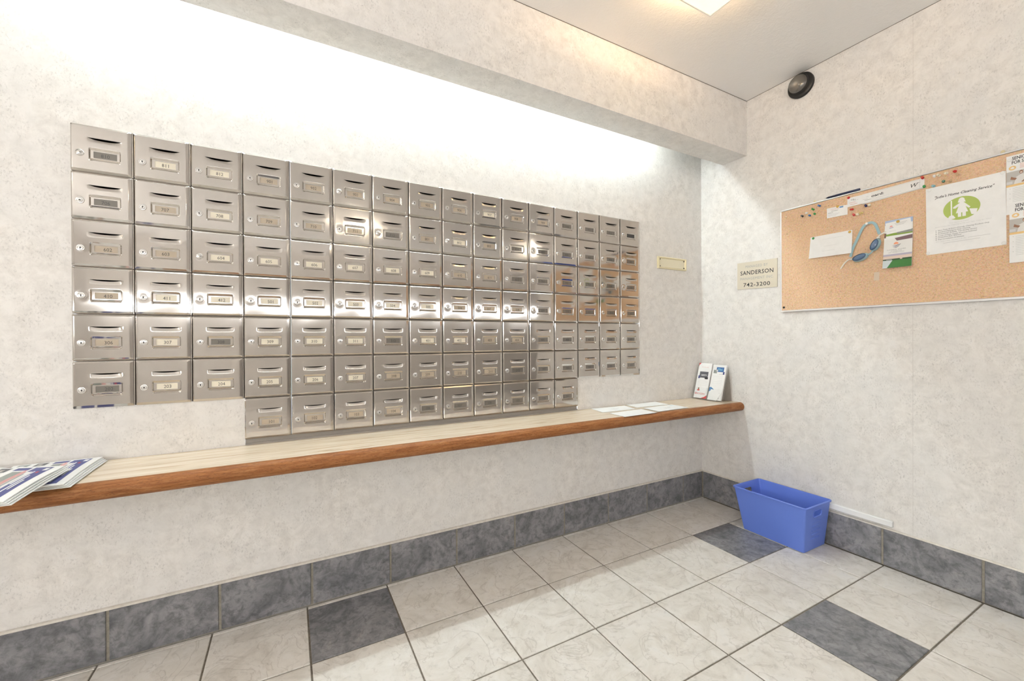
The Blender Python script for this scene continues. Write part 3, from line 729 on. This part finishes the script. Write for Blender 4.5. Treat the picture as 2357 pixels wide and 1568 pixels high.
# cleaning service flyer
pg = board_page(((2133, 588), (2317, 563), (2315, 393.5), (2131, 436)), CK-0.0008, 0.0006)
o = tag(pg.sheet('cleaning_flyer', PAPER), 'white home cleaning service flyer with a green oval picture', 'flyer')
pg.text('"Judie\'s Home Cleaning Service"', 0.50, 0.835, 0.0098, 'black', bold=0.012, shear=0.35, width=pg.W*0.75)
pg.ell(0.47, 0.615, 0.235, 0.165, 'green', 48); pg.layer = 1
# pictogram: cleaner with mop and bucket
pg.ell(0.475, 0.725, 0.040, 0.040, 'white'); pg.poly([(0.425, 0.700), (0.527, 0.695), (0.510, 0.735), (0.44, 0.74)], 'white')
pg.poly([(0.40, 0.55), (0.555, 0.55), (0.515, 0.66), (0.505, 0.692), (0.45, 0.692), (0.44, 0.66)], 'white')
pg.poly([(0.45, 0.692), (0.365, 0.645), (0.365, 0.625), (0.395, 0.622), (0.45, 0.655)], 'white')
pg.poly([(0.505, 0.692), (0.585, 0.61), (0.565, 0.595), (0.505, 0.65)], 'white')
pg.quad(0.425, 0.492, 0.468, 0.56, 'white'); pg.quad(0.482, 0.492, 0.527, 0.56, 'white')
pg.quad(0.335, 0.53, 0.352, 0.745, 'white'); pg.poly([(0.32, 0.53), (0.365, 0.53), (0.395, 0.487), (0.375, 0.478), (0.315, 0.478), (0.30, 0.505)], 'white')
pg.poly([(0.570, 0.585), (0.672, 0.567), (0.650, 0.490), (0.595, 0.500)], 'white')
pg.layer = 0
pg.text('Your Home to Clean?', 0.44, 0.425, 0.0042, 'lgrey', shear=0.25, width=pg.W*0.25)
pg.text('Relax! Leave the Cleaning to Me and Take Time for YOU!', 0.48, 0.392, 0.0042, 'lgrey', shear=0.25, width=pg.W*0.71)
for k, tx in enumerate(('Non-Toxic & Enviro-Friendly Cleaning Products Only', 'Standard Cleaning to Deep Cleaning', 'Professional, Reliable, Top-Quality Service', 'Covid-19 Public Health Protocols Followed', 'Competitive Rate: $35/hour', 'Free Consultation & Estimate')):
    y = 0.342-0.0265*k; pg.ell(0.135, y, 0.006, 0.005, 'black', 10); pg.text(tx, 0.16, y, 0.0046, 'dgrey', shear=0.25, width=pg.W*(0.65, 0.42, 0.50, 0.50, 0.31, 0.34)[k], left=True)
pg.text('For inquiries, contact Judie', 0.13, 0.175, 0.0044, 'lgrey', shear=0.25, left=True, width=pg.W*0.40)
pg.line(0.55, 0.82, 0.178, 'lgrey', 0.003); pg.line(0.23, 0.70, 0.145, 'lgrey', 0.003)
pg.finish(o)
# two identical senior-care flyers, overlapping
def senior(y0, zt, zb, x, label):
    SW = 0.105
    pg = Page((x, y0, zb), (x, y0-SW, zb+0.001), (x, y0-SW, zt+0.001), (x, y0, zt), 0.0006)
    o = tag(pg.sheet('seniors_flyer', PAPER), label, 'flyer', 'seniors flyers on the cork board')
    pg.text('SENIORS', 0.13, 0.945, 0.0112, 'black', bold=0.018, left=True, width=0.043); pg.text('FOR SENIORS', 0.125, 0.875, 0.0112, 'black', bold=0.018, left=True, width=0.064)
    pg.ell(0.137, 0.785, 0.082, 0.036, 'gold'); pg.layer = 1; pg.ell(0.137, 0.782, 0.045, 0.013, 'white', 16); pg.ell(0.142, 0.792, 0.026, 0.013, 'white', 16); pg.layer = 0
    for k in range(4): pg.line(0.30, 0.75, 0.83-0.022*k, 'pink', 0.003)
    pg.quad(0, 0.505, 1, 0.725, 'photo'); pg.quad(0, 0.470, 1, 0.505, 'gold'); pg.layer = 1
    pg.quad(0.0, 0.515, 0.14, 0.56, 'lgrey'); pg.poly([(0.17, 0.505), (0.50, 0.505), (0.48, 0.60), (0.42, 0.655), (0.34, 0.66), (0.22, 0.62)], 'shirt'); pg.layer = 2
    pg.ell(0.33, 0.690, 0.042, 0.030, 'skin', 20); pg.poly([(0.09, 0.595), (0.20, 0.572), (0.24, 0.60), (0.18, 0.615), (0.11, 0.64)], 'skin'); pg.poly([(0.33, 0.525), (0.48, 0.60), (0.51, 0.59), (0.37, 0.515)], 'skin')
    pg.layer = 3; pg.ell(0.33, 0.684, 0.026, 0.015, 'peach', 14)
    pg.layer = 0
    for k in range(12):
        if k % 3 == 0: pg.ell(0.085, 0.435-0.028*k, 0.010, 0.004, 'grey', 8)
        pg.line(0.14, 0.45+0.3*((k*7) % 5)/5, 0.435-0.028*k, 'lgrey', 0.0030)
    pg.ell(0.40, 0.06, 0.05, 0.02, 'pink', 16); pg.finish(o); return o
pa, pb, p2, p3 = on_x(2316.5, 362, CK), on_x(2321.5, 495, CK), on_x(2324, 469, CK), on_x(2325, 606, CK)
senior(pa.y, pa.z, pb.z, CK-0.0008, 'seniors flyer with kitchen photo, partly covered by its twin below')
senior(p2.y, p2.z, p3.z, CK-0.0024, 'seniors flyer with kitchen photo, lying over its upper twin')
# bit of tape on the cork
pg = board_page(((2011.5, 646), (2023.5, 645), (2024, 626), (2012, 627)), CK-0.0003, 0.0003)
tag(pg.sheet('tape_piece', flat('old_tape', (0.66, 0.55, 0.44), 0.4)), 'small scrap of translucent tape left on the cork', 'tape')

# ------------------------------------------------------------------ push pins
def pin_mat(name, col): return flat('pin_'+name, col, 0.25, coat=0.3)
PINCOL = {'red': (0.50, 0.02, 0.015), 'green': (0.03, 0.28, 0.06), 'dark green': (0.005, 0.12, 0.035), 'blue': (0.06, 0.17, 0.40), 'navy': (0.015, 0.025, 0.12), 'white': (0.82, 0.82, 0.80),
          'yellow': (0.70, 0.58, 0.25), 'gold': (0.62, 0.40, 0.08), 'pink': (0.72, 0.10, 0.10), 'black': (0.012, 0.012, 0.012), 'pale blue': (0.25, 0.50, 0.58), 'tan': (0.55, 0.38, 0.22), 'cream': (0.80, 0.74, 0.58)}
PINM = {}
def pin_mesh(col, flat_head):
    k = (col, flat_head)
    if k not in PINM:
        m = MB()
        if flat_head: m.lathe([(0.0052, 0.0), (0.0058, 0.001), (0.0050, 0.0022), (0.0008, 0.0028)], (0, 0, 0), (-1, 0, 0), 16)
        else:
            m.lathe([(0.0006, 0), (0.0006, 0.004)], (0, 0, 0), (-1, 0, 0), 8, 1)
            m.lathe([(0.0048, 0.004), (0.0050, 0.006), (0.0028, 0.0075), (0.0024, 0.012), (0.0044, 0.0150), (0.0046, 0.0165), (0.0036, 0.0175)], (0, 0, 0), (-1, 0, 0), 16)
        me = m.mesh('push_pin', [pin_mat(col, PINCOL[col]), CHROME], True)
        try: me.set_sharp_from_angle(angle=math.radians(45))
        except Exception: pass
        PINM[k] = me
    return PINM[k]
def pin(px, py, col, label, x=CK+0.0003, fl=False, cl=0.0):
    p = on_x(px, py, x-(0.0 if fl else 0.008)); o = link('push_pin', pin_mesh(col, fl), None, (x, p.y, p.z))
    if not fl: o.rotation_euler = (0, random.uniform(-0.25, 0.25), random.uniform(-0.3, 0.3))
    tag(o, label, 'push pin', 'push pins in the cork board')
PINS = [(1847, 498, 'black', 'black push pin stuck in bare cork left of the small card'), (1856, 490, 'white', 'white push pin beside the black one in bare cork'),
        (1863, 496, 'blue', 'blue push pin just below a white one'), (1872, 483, 'green', 'upper of two bright green push pins left of the small card'),
        (1874, 492.5, 'green', 'lower of two bright green push pins left of the small card'), (1887, 474, 'blue', 'blue push pin near the frame under the pen'),
        (1962, 481, 'red', 'red push pin just right of the small card'), (1992, 475, 'navy', 'navy push pin under the taped note'),
        (2000, 471, 'cream', 'cream push pin touching the navy one'), (1965, 496, 'pink', 'pinkish red push pin at the end of a short row'),
        (1974, 493, 'cream', 'cream push pin beside the pinkish red one'), (1984, 489, 'yellow', 'yellowish push pin at the end of a short row'),
        (2123, 410.5, 'red', 'red push pin holding the top right corner of the header strip'), (2125.5, 430, 'green', 'green push pin at the lower right corner of the header strip'),
        (2149, 406, 'white', 'white push pin right of the header strip'), (2162, 404, 'cream', 'cream push pin between two pale ones above the cleaning flyer'),
        (2179, 398, 'cream', 'cream push pin left of the red one above the cleaning flyer'), (2198, 394, 'red', 'red push pin above the cleaning flyer'),
        (2205, 401, 'tan', 'tan push pin just below the red one above the cleaning flyer'), (2170, 417, 'dark green', 'dark green push pin above the cleaning flyer'),
        (2149, 428, 'pale blue', 'pale blue push pin at the top edge of the cleaning flyer'), (2186, 417.5, 'tan', 'tan push pin beside the dark green one')]
for p in PINS: pin(*p)
FP = [(1953.5, 455.5, 'red', 'flat red pin in the corner of the taped note', -0.0165), (1872, 549, 'green', 'green flat pin in the left corner of the large white note', -0.0148),
      (1956, 534, 'gold', 'gold flat pin in the right corner of the large white note', -0.0148), (2067, 510, 'gold', 'gold flat pin through the emblem card on the brochure', -0.0192),
      (1928, 475.5, 'gold', 'gold flat pin at the top of the small business card', -0.0145), (2139, 438.5, 'white', 'clear flat pin at the cleaning flyer upper corner below the pale blue pin', -0.0145),
      (2308, 397.5, 'white', 'clear flat pin at the cleaning flyer upper corner beside the seniors flyer', -0.0145), (2311, 559.5, 'white', 'clear flat pin at the cleaning flyer lower corner beside the seniors flyers', -0.0145),
      (2136, 583, 'white', 'clear flat pin at the cleaning flyer lower corner facing the lawn brochure', -0.0145), (1804.5, 708, 'black', 'black flat pin at the lower corner of the cork board', -0.0122),
      (1810, 500, 'tan', 'tan flat pin at the upper corner of the cork board', -0.0122), (1812, 539, 'tan', 'tan flat pin in bare cork near the frame side', -0.0122), (1995, 515, 'white', 'white flat pin holding up the goggle strap', -0.0178),
      (2324, 369, 'white', 'clear white flat pin at the corner of the upper seniors flyer', -0.0145)]
for a, b, c, l, x in FP: pin(a, b, c, l, x, True)

# ------------------------------------------------------------------ swimming goggles hung on the board
gg = thing('swim_goggles', 'pale blue swimming goggles hanging by their strap from a pin', 'goggles', (0, 0, 0))
STRAP = flat('blue_rubber', (0.33, 0.50, 0.55), 0.45); CLEARS = flat('clear_rubber', (0.72, 0.70, 0.64), 0.4); LENS = flat('blue_lens', (0.07, 0.13, 0.24), 0.08, coat=0.6)
def gp(u, v, x=-0.016): return on_x(1930+u*0.08291, 490+v*0.08291, x)
def ribbon(pts, wd, th=0.0016):
    m = MB(); rings = []
    for i, p in enumerate(pts):
        d = (pts[min(i+1, len(pts)-1)]-pts[max(i-1, 0)]).normalized(); s = d.cross(Vector((1, 0, 0))).normalized(); w2 = (wd[i] if isinstance(wd, list) else wd)/2
        n = Vector((-1, 0, 0))*th
        rings.append([p-s*w2, p+s*w2, p+s*w2+n, p-s*w2+n])
    m.loft(rings, 0, True, True); return m
def spline(ctrl, n=6):
    out = []
    P = [ctrl[0]] + ctrl + [ctrl[-1]]
    for i in range(1, len(P)-2):
        for k in range(n):
            t = k/n; a, b, c, d = P[i-1], P[i], P[i+1], P[i+2]
            out.append(0.5*((2*b)+(c-a)*t+(2*a-5*b+4*c-d)*t*t+(3*b-a-3*c+d)*t**3))
    out.append(ctrl[-1]); return out
pts = spline([gp(*q) for q in ((335, 1225), (400, 990), (500, 780), (600, 560), (690, 390), (790, 305), (920, 270), (1020, 320), (1085, 450), (1140, 590))])
obj('strap', ribbon(pts, 0.0105), STRAP, gg)
obj('strap_tail', ribbon(spline([gp(1100, 700), gp(1150, 620), gp(1280, 545), gp(1490, 440)]), 0.0055), CLEARS, gg)
obj('strap_tail', ribbon(spline([gp(380, 1290), gp(290, 1300), (gp(170, 1400)), gp(60, 1560)]), 0.0055), CLEARS, gg)
def cup(cu, cv, au, av, ratio=0.52):
    c = gp(cu, cv, CK-0.0023); e = gp(au, av, CK-0.0023)-c; L = e.length; e.normalize(); s = e.cross(Vector((-1, 0, 0))).normalized(); n = Vector((-1, 0, 0))
    def ring(f, h, sh=0.0):
        return [c + n*h + s*sh + e*(L*f*math.cos(2*PI*k/24)) + s*(L*ratio*f*math.sin(2*PI*k/24)*(1.15 if math.sin(2*PI*k/24) > 0 else 0.85)) for k in range(24)]
    m = MB(); m.loft([ring(1.05, 0.0), ring(1.1, 0.004), ring(1.02, 0.010), ring(0.98, 0.018), ring(0.90, 0.021), ring(0.86, 0.019)], 0, True, False)
    obj('eye_cup', m, STRAP, gg, smooth=True)
    m = MB(); m.loft([ring(0.90, 0.019), ring(0.80, 0.0225), ring(0.5, 0.0245), ring(0.05, 0.0255)], 0, False, True); obj('lens', m, LENS, gg, smooth=True)
    m = MB(); m.loft([ring(0.93, 0.0205), ring(0.93, 0.0225), ring(0.86, 0.0225), ring(0.86, 0.0205)], 0); obj('lens_rim', m, flat('rim_navy', (0.03, 0.07, 0.14), 0.3), gg)
cup(1040, 895, 1125, 730); cup(630, 1235, 830, 1150)
m = MB(); m.tube(spline([gp(800, 1170, -0.024), gp(880, 1130, -0.027), gp(940, 1070, -0.027), gp(965, 1010, -0.024)]), 0.0032, 8); obj('nose_bridge', m, STRAP, gg, smooth=True)
for q in ((1110, 690), (370, 1290)):
    p = gp(*q); mb = MB(); mb.bevel_box((0.015, p.y-0.006, p.z-0.004), (0.022, p.y+0.006, p.z+0.004), 0.002, 0); mb.v = [(-v[0], v[1], v[2]) for v in mb.v]; obj('buckle', mb, CLEARS, gg)

# ------------------------------------------------------------------ emergency lamp head by the ceiling
lc = on_x(1843.5, 197, -0.006)
lc.z = min(lc.z, ZC-0.0615)
eh = thing('emergency_lamp', 'round black lamp head with clear glass lens high on the wall', 'lamp', (0, lc.y, lc.z))
RUB = flat('black_rubber', (0.010, 0.009, 0.009), 0.42)
mb = MB(); mb.lathe([(0.060, 0.0005), (0.061, 0.009), (0.059, 0.014), (0.054, 0.0165), (0.0475, 0.0175), (0.0455, 0.021), (0.0450, 0.036), (0.0435, 0.037), (0.042, 0.034)], (0, 0, 0), (-1, 0, 0), 40, 0, True, False); autosmooth(obj('housing', mb, RUB, eh), 35)
mb = MB(); mb.lathe([(0.0425, 0.036), (0.036, 0.026), (0.024, 0.018), (0.008, 0.015), (0.0005, 0.015)], (0, 0, 0), (-1, 0, 0), 32, 0, False, True); obj('reflector', mb, flat('reflector', (0.35, 0.33, 0.30), 0.35, 0.9), eh, smooth=True)
mb = MB(); mb.lathe([(0.006, 0.015), (0.0075, 0.022), (0.0075, 0.028), (0.004, 0.033), (0.0005, 0.034)], (0, 0, 0), (-1, 0, 0), 16); obj('bulb', mb, CHROME, eh, smooth=True)
mb = MB(); mb.lathe([(0.0435, 0.0365), (0.0415, 0.0415), (0.030, 0.0485), (0.014, 0.0520), (0.0005, 0.0528)], (0, 0, 0), (-1, 0, 0), 32, 0, False, True); obj('lens', mb, glassy('lens_glass', (0.72, 0.70, 0.67), 0.14, 0.08), eh, smooth=True)

# ------------------------------------------------------------------ white raceway above the baseboard
ya, yb = -0.62, -0.9448
mb = MB()
sec = [(-0.0008, 0.1775), (-0.0128, 0.1775), (-0.0150, 0.180), (-0.0150, 0.1995), (-0.0125, 0.2030), (-0.0008, 0.2030)]
mb.loft([[(x, y, z) for x, z in sec] for y in (ya, yb)], 0, True, False)
ins = [(-0.0020, 0.1790), (-0.0122, 0.1790), (-0.0138, 0.1805), (-0.0138, 0.1988), (-0.0118, 0.2018), (-0.0020, 0.2018)]
mb.loft([[(x, yb, z) for x, z in sec], [(x, yb, z) for x, z in ins], [(x, yb+0.03, z) for x, z in ins]], 0)
tag(obj('cable_raceway', mb, WHITEP), 'white plastic cable raceway stub on the wall beside the blue bin', 'raceway')

# ------------------------------------------------------------------ blue bin
bn = thing('storage_bin', 'blue plastic storage bin with handle holes on the tiled floor', 'bin', (0, 0, 0))
def rrect(x0, x1, y0, y1, r, z, n=5):
    out = []
    for cx, cy, a in ((x1-r, y1-r, 0), (x0+r, y1-r, PI/2), (x0+r, y0+r, PI), (x1-r, y0+r, 1.5*PI)):
        for k in range(n+1): t = a+PI/2*k/n; out.append((cx+r*math.cos(t), cy+r*math.sin(t), z))
    return out
BX0, BX1, BY0, BY1 = -0.2105, -0.0225, -0.694, -0.4055    # base
RX0, RX1, RYA, RYB, RZ = -0.2400, -0.0165, -0.7170, -0.3700, 0.222
def lvl(t, ins=0.0, z=None):
    f = lambda a, b: a+(b-a)*t
    return rrect(f(BX0, RX0)+ins, f(BX1, RX1)-ins, f(BY0, RYA)+ins, f(BY1, RYB)-ins, max(0.003, 0.009-ins), RZ*t if z is None else z)
mb = MB(); o4 = 0.0045
mb.loft([lvl(0.0, 0.003, 0.0015), lvl(0.012), lvl(0.955), lvl(0.96, -o4), lvl(0.99, -o4-0.001), lvl(1.0, -o4+0.0015), lvl(1.0, 0.0015), lvl(0.97, 0.003), lvl(0.03, 0.003), lvl(0.02, 0.005, 0.005)], 0, True, True)
body = obj('body', mb, BLUE, bn)
mc = (RX0+RX1)/2
cut = MB(); zc = 0.178
ring = lambda y: [(mc+x, y, zc+z) for x, z in [(p[0], p[1]) for p in [(q[0], q[1]) for q in rrect(-0.034, 0.034, -0.0150, 0.0150, 0.010, 0)]]]
cut.loft([ring(-0.8), ring(-0.3)], 0, True, True)
co = obj('cutter', cut, BLUE)
md = body.modifiers.new('hole', 'BOOLEAN'); md.object = co; md.operation = 'DIFFERENCE'; md.solver = 'EXACT'
dg = bpy.context.evaluated_depsgraph_get(); me = bpy.data.meshes.new_from_object(body.evaluated_get(dg))
body.modifiers.clear(); body.data = me; bpy.data.objects.remove(co)
autosmooth(body, 40)
def end_y(z, near=True): t = z/RZ; return BY0+(RYA-BY0)*t if near else BY1+(RYB-BY1)*t
for k in range(5):
    z = 0.140-0.0205*k; mb = MB(); y = end_y(z)
    mb.loft([[(mc-0.036, y+0.001, z-0.003), (mc+0.036, y+0.001, z-0.003), (mc+0.036, y+0.0005, z+0.004), (mc-0.036, y+0.0005, z+0.004)], [(mc-0.034, y-0.0030, z-0.001), (mc+0.034, y-0.0030, z-0.001), (mc+0.034, y-0.0030, z+0.002), (mc-0.034, y-0.0030, z+0.002)]], 0, True, True)
    obj('rib', mb, BLUE, bn)
mb = MB(); y = end_y(zc)   # raised collar round the near handle hole
ro = lambda g, yy: [(mc+x, yy, zc+z) for x, z in [(p[0], p[1]) for p in rrect(-0.034-g, 0.034+g, -0.015-g, 0.015+g, 0.010+g, 0)]]
for near in (True, False):
    s = -1 if near else 1; y = end_y(zc, near); sl = (RYA-BY0)/RZ if near else (RYB-BY1)/RZ
    rings = []
    for g, dy in ((0.004, -0.0012), (0.0035, 0.0016), (0.0008, 0.0016), (0.0, -0.0025)):
        rings.append([(p[0], y+(p[2]-zc)*sl+s*dy, p[2]) for p in ro(g, 0)])
    mb = MB(); mb.loft(rings, 0); obj('handle_collar', mb, BLUE, bn)

# ------------------------------------------------------------------ things on the counter
CZ = 0.6275
def on_counter(px, z, curl=None, th=0.0012, n=10):
    P = [on_z(p[0], p[1], z) for p in px]
    return Page(*P, th=th, curl=curl, n=n)
ENV = [(((1387, 950), (1463, 942), (1437.5, 934.5), (1361, 941.5)), CZ+0.0002, 'white envelope on the counter closest to the mailboxes, below number 305'),
       (((1438, 960), (1511, 950.5), (1476, 942.5), (1403.5, 952)), CZ+0.0002, 'white envelope reaching the oak front edge of the counter'),
       (((1467, 938.6), (1540, 931.5), (1508, 925.6), (1441, 932.4)), CZ+0.0002, 'white envelope against the wall, farther along toward the brochures'),
       (((1517, 948), (1585, 938.5), (1546, 931.8), (1481, 940)), CZ+0.0018, 'white envelope with faint address print, overlapping its neighbour')]
for k, (px, z, lab) in enumerate(ENV):
    pg = on_counter(px, z, lambda a, b: 0.0012*math.sin(PI*a)*math.sin(PI*b), 0.0013)
    for c in pg.c:
        if c.y > -0.004: c.y = -0.004
    o = tag(pg.sheet('envelope', PAPER), lab, 'envelope', 'white envelopes on the counter')
    pg.line(0.04, 0.30, 0.86, 'white', 0.012); pg.line(0.04, 0.24, 0.78, 'white', 0.012)
    if k in (0, 3):
        for q in range(3): pg.line(0.40, 0.66-0.05*q, 0.50-0.09*q, 'lgrey', 0.016)
    if k == 3: pg.quad(0.80, 0.70, 0.93, 0.90, 'mist')
    pg.finish(o)

# brochure holder leaning in the corner
HX, HY0, HY1 = -0.088, -0.012, -0.205          # foot line, parallel to the wall
lean = 0.062/0.215
def hp(y, h, d=0.0): return Vector((HX + h*lean - d, y, CZ+0.0008 + h))     # d: out of the back plate towards the room
bh = thing('brochure_holder', 'clear acrylic two pocket brochure holder in the counter corner', 'brochure holder', (0, 0, 0))
def slab(y0, y1, h0, h1, d0, d1, mat, name, parent):
    m = MB(); dm = (d0+d1)/2; hm = (h0+h1)/2; ymid = (y0+y1)/2
    if abs(y1-y0) < 0.003: m.add([hp(ymid, h0, d0), hp(ymid, h0, d1), hp(ymid, h1, d1), hp(ymid, h1, d0)], [(0, 1, 2, 3)])
    elif h1-h0 < 0.003: m.add([hp(y0, hm, d0), hp(y1, hm, d0), hp(y1, hm, d1), hp(y0, hm, d1)], [(0, 1, 2, 3)])
    else: m.add([hp(y0, h0, dm), hp(y1, h0, dm), hp(y1, h1, dm), hp(y0, h1, dm)], [(0, 1, 2, 3)])
    return obj(name, m, mat, parent)
slab(HY0, HY1, 0.0, 0.205, 0.0, 0.002, GLASS, 'back_plate', bh)
slab(HY0, HY1, 0.0, 0.002, 0.002, 0.034, GLASS, 'pocket_floor', bh)
slab(HY0, HY1, 0.002, 0.072, 0.0325, 0.0345, GLASS, 'front_lip', bh)
for y in (HY0, (HY0+HY1)/2+0.001, HY1+0.002): slab(y, y-0.002, 0.002, 0.072, 0.002, 0.0325, GLASS, 'divider', bh)
mb = MB(); mb.add([(HX+0.005, HY1+0.002, CZ+0.0008), (-0.004, HY1+0.002, CZ+0.0008), hp(HY1+0.002, 0.200, -0.001)], [(0, 1, 2)])
obj('side_gusset', mb, glassy('smoky_acrylic', (0.66, 0.63, 0.59), 0.06), bh)
def leaflet(y0, y1, h1, d, label, draw, corner=0.0):
    pg = Page(hp(y0, 0.0035, d), hp(y1, 0.0035, d), hp(y1, h1, d), hp(y0, h1, d), 0.009, None, 6)
    o = tag(pg.sheet('leaflet', PAPER), label, 'leaflet', 'leaflets in the brochure holder'); draw(pg); pg.finish(o); return o
def rogers(pg):
    pg.poly([(0.0, 1.0), (0.16, 1.0), (0.05, 0.955), (0.0, 0.90)], 'red')
    pg.text('introducing', 0.5, 0.885, 0.004, 'pink', width=0.046)
    pg.quad(0.17, 0.57, 0.83, 0.755, 'dgrey'); pg.layer = 1
    pg.text('IGNITE TV', 0.52, 0.655, 0.0085, 'white', bold=0.03, width=0.036); pg.quad(0.62, 0.545, 0.86, 0.60, 'black'); pg.quad(0.10, 0.555, 0.22, 0.64, 'navy'); pg.quad(0.26, 0.565, 0.58, 0.578, 'white'); pg.layer = 0
    for k in range(4): pg.line(0.12, 0.85, 0.50-0.045*k, 'lgrey', 0.002)
    pg.quad(0.20, 0.205, 0.38, 0.24, 'red'); pg.ell(0.29, 0.265, 0.055, 0.032, 'skin', 14)
    pg.text('ROGERS', 0.52, 0.125, 0.0105, 'red', width=0.056); pg.ell(0.115, 0.13, 0.062, 0.028, 'red', 18); pg.layer = 1; pg.ell(0.115, 0.13, 0.035, 0.015, 'white', 14); pg.layer = 0
    pg.poly([(0.55, 0.0), (1.0, 0.0), (1.0, 0.10), (0.80, 0.04)], 'red')
def fibe(pg):
    pg.quad(0.30, 0.80, 0.86, 0.935, 'blue'); pg.layer = 1; pg.text('Fibe', 0.58, 0.872, 0.0125, 'cyan', bold=0.02); pg.quad(0.10, 0.755, 0.36, 0.85, 'pgrey'); pg.ell(0.37, 0.835, 0.07, 0.03, 'lgrey', 14); pg.quad(0.82, 0.73, 0.94, 0.81, 'navy'); pg.layer = 0
    pg.line(0.55, 0.80, 0.735, 'grey', 0.003)
    for k in range(5): pg.line(0.10, 0.88, 0.67-0.05*k, 'lgrey', 0.0018)
    pg.poly([(0.0, 0.34), (0.12, 0.36), (0.30, 0.31), (0.38, 0.275), (0.15, 0.26), (0.0, 0.22)], 'steelblue')
    pg.text('Bell', 0.70, 0.06, 0.010, 'dgrey', bold=0.02)
ym = (HY0+HY1)/2
leaflet(HY0-0.004, ym+0.004, 0.213, 0.004, 'white leaflet with red lettering and a black screen picture', rogers)
leaflet(ym-0.005, HY1+0.006, 0.207, 0.004, 'white leaflet with a blue screen picture at its top', fibe)
pg = Page(hp(ym-0.004, 0.004, 0.0155), hp(HY1+0.030, 0.004, 0.0155), hp(HY1+0.004, 0.058, 0.0155), hp(ym-0.020, 0.066, 0.0155), 0.0015, None, 4)
o = tag(pg.sheet('folded_slip', PAPER), 'plain white folded slip tucked in front of the blue leaflet', 'slip'); pg.line(0.78, 0.90, 0.80, 'lgrey', 0.012); pg.finish(o)

# newspapers at the far end of the counter
def paper_print(pg):
    pg.layer = 1
    pg.quad(0.86, 0.05, 0.945, 0.955, 'navy'); pg.quad(0.70, 0.86, 0.80, 0.955, 'navy'); pg.quad(0.70, 0.05, 0.86, 0.20, 'navy'); pg.quad(0.82, 0.80, 0.86, 0.955, 'navy')
    for i in range(6):
        for j in range(4):
            if j == 3 and i > 3: continue
            pg.quad(0.03+0.112*i, 0.82-0.235*j, 0.105+0.112*i, 0.955-0.235*j, ('brown', 'pgrey', 'dgrey')[(i+2*j) % 3])
    pg.quad(0.72, 0.50, 0.785, 0.82, 'pgrey'); pg.quad(0.72, 0.06, 0.78, 0.26, 'photo')
    pg.layer = 2
    for i in range(6):
        for j in range(4):
            if j == 3 and i > 3: continue
            pg.quad(0.05+0.112*i, 0.835-0.235*j, 0.08+0.112*i, 0.90-0.235*j, ('peach', 'lgrey', 'photo')[(i+j) % 3])
    for k, (u, v0, v1, c) in enumerate(((0.795, 0.20, 0.86, 'pink'), (0.812, 0.24, 0.80, 'pink'), (0.832, 0.30, 0.72, 'grey'), (0.872, 0.42, 0.80, 'white'), (0.893, 0.10, 0.66, 'white'), (0.912, 0.28, 0.52, 'white'))):
        pg.quad(u-0.005, v0, u+0.005, v1, c)
    pg.quad(0.905, 0.82, 0.935, 0.91, 'white'); pg.quad(0.89, 0.74, 0.905, 0.79, 'red'); pg.quad(0.10, 0.02, 0.30, 0.05, 'orange')
def newspaper(bl, br, tr, tl, z, label, curl, n_in=3, step=0.0024):
    t = thing('newspaper', label, 'newspaper', (0, 0, 0), 'newspapers on the counter')
    top = z + step*n_in
    for k in range(n_in):
        zz = z + step*k; o_ = 0.0045*(n_in-k)
        ins = Page(*[Vector((p[0]+o_, p[1]-0.0015*(n_in-k)+dy, zz)) for p, dy in ((bl, 0), (br, 0), (tr, -0.004), (tl, -0.004))], th=0.0013, curl=(lambda f: (lambda a, b: curl(a, b)*f))(0.35+0.6*k/n_in), n=14)
        ins.sheet('inner_sheet', PAPER2, t)
    pg = Page(*[Vector((p[0], p[1], top)) for p in (bl, br, tr, tl)], th=0.0022, curl=curl, n=14)
    pg.sheet('front_sheet', PAPER2, t); paper_print(pg); pg.finish(t, 'front_page')
    return t
A, Bc = on_z(147, 1114, CZ+0.011), on_z(243, 1044, CZ+0.016)
newspaper((A.x-0.33, A.y+0.012), (A.x, A.y), (Bc.x+0.004, -0.012), (Bc.x-0.33, -0.012), CZ+0.0012, 'folded newspaper lying flat on the counter under a second copy', lambda a, b: 0.004*math.sin(PI*b)+0.003*sm(0.2, 1, b))
A2, B2 = on_z(8, 1156, CZ+0.027), on_z(150, 1069, CZ+0.032)
newspaper((A2.x-0.33, A2.y+0.02), (A2.x, A2.y), (B2.x, min(B2.y, -0.02)), (B2.x-0.33, -0.02), CZ+0.0190, 'folded newspaper on top of another, jutting over the oak edge', lambda a, b: 0.004*math.sin(PI*b))
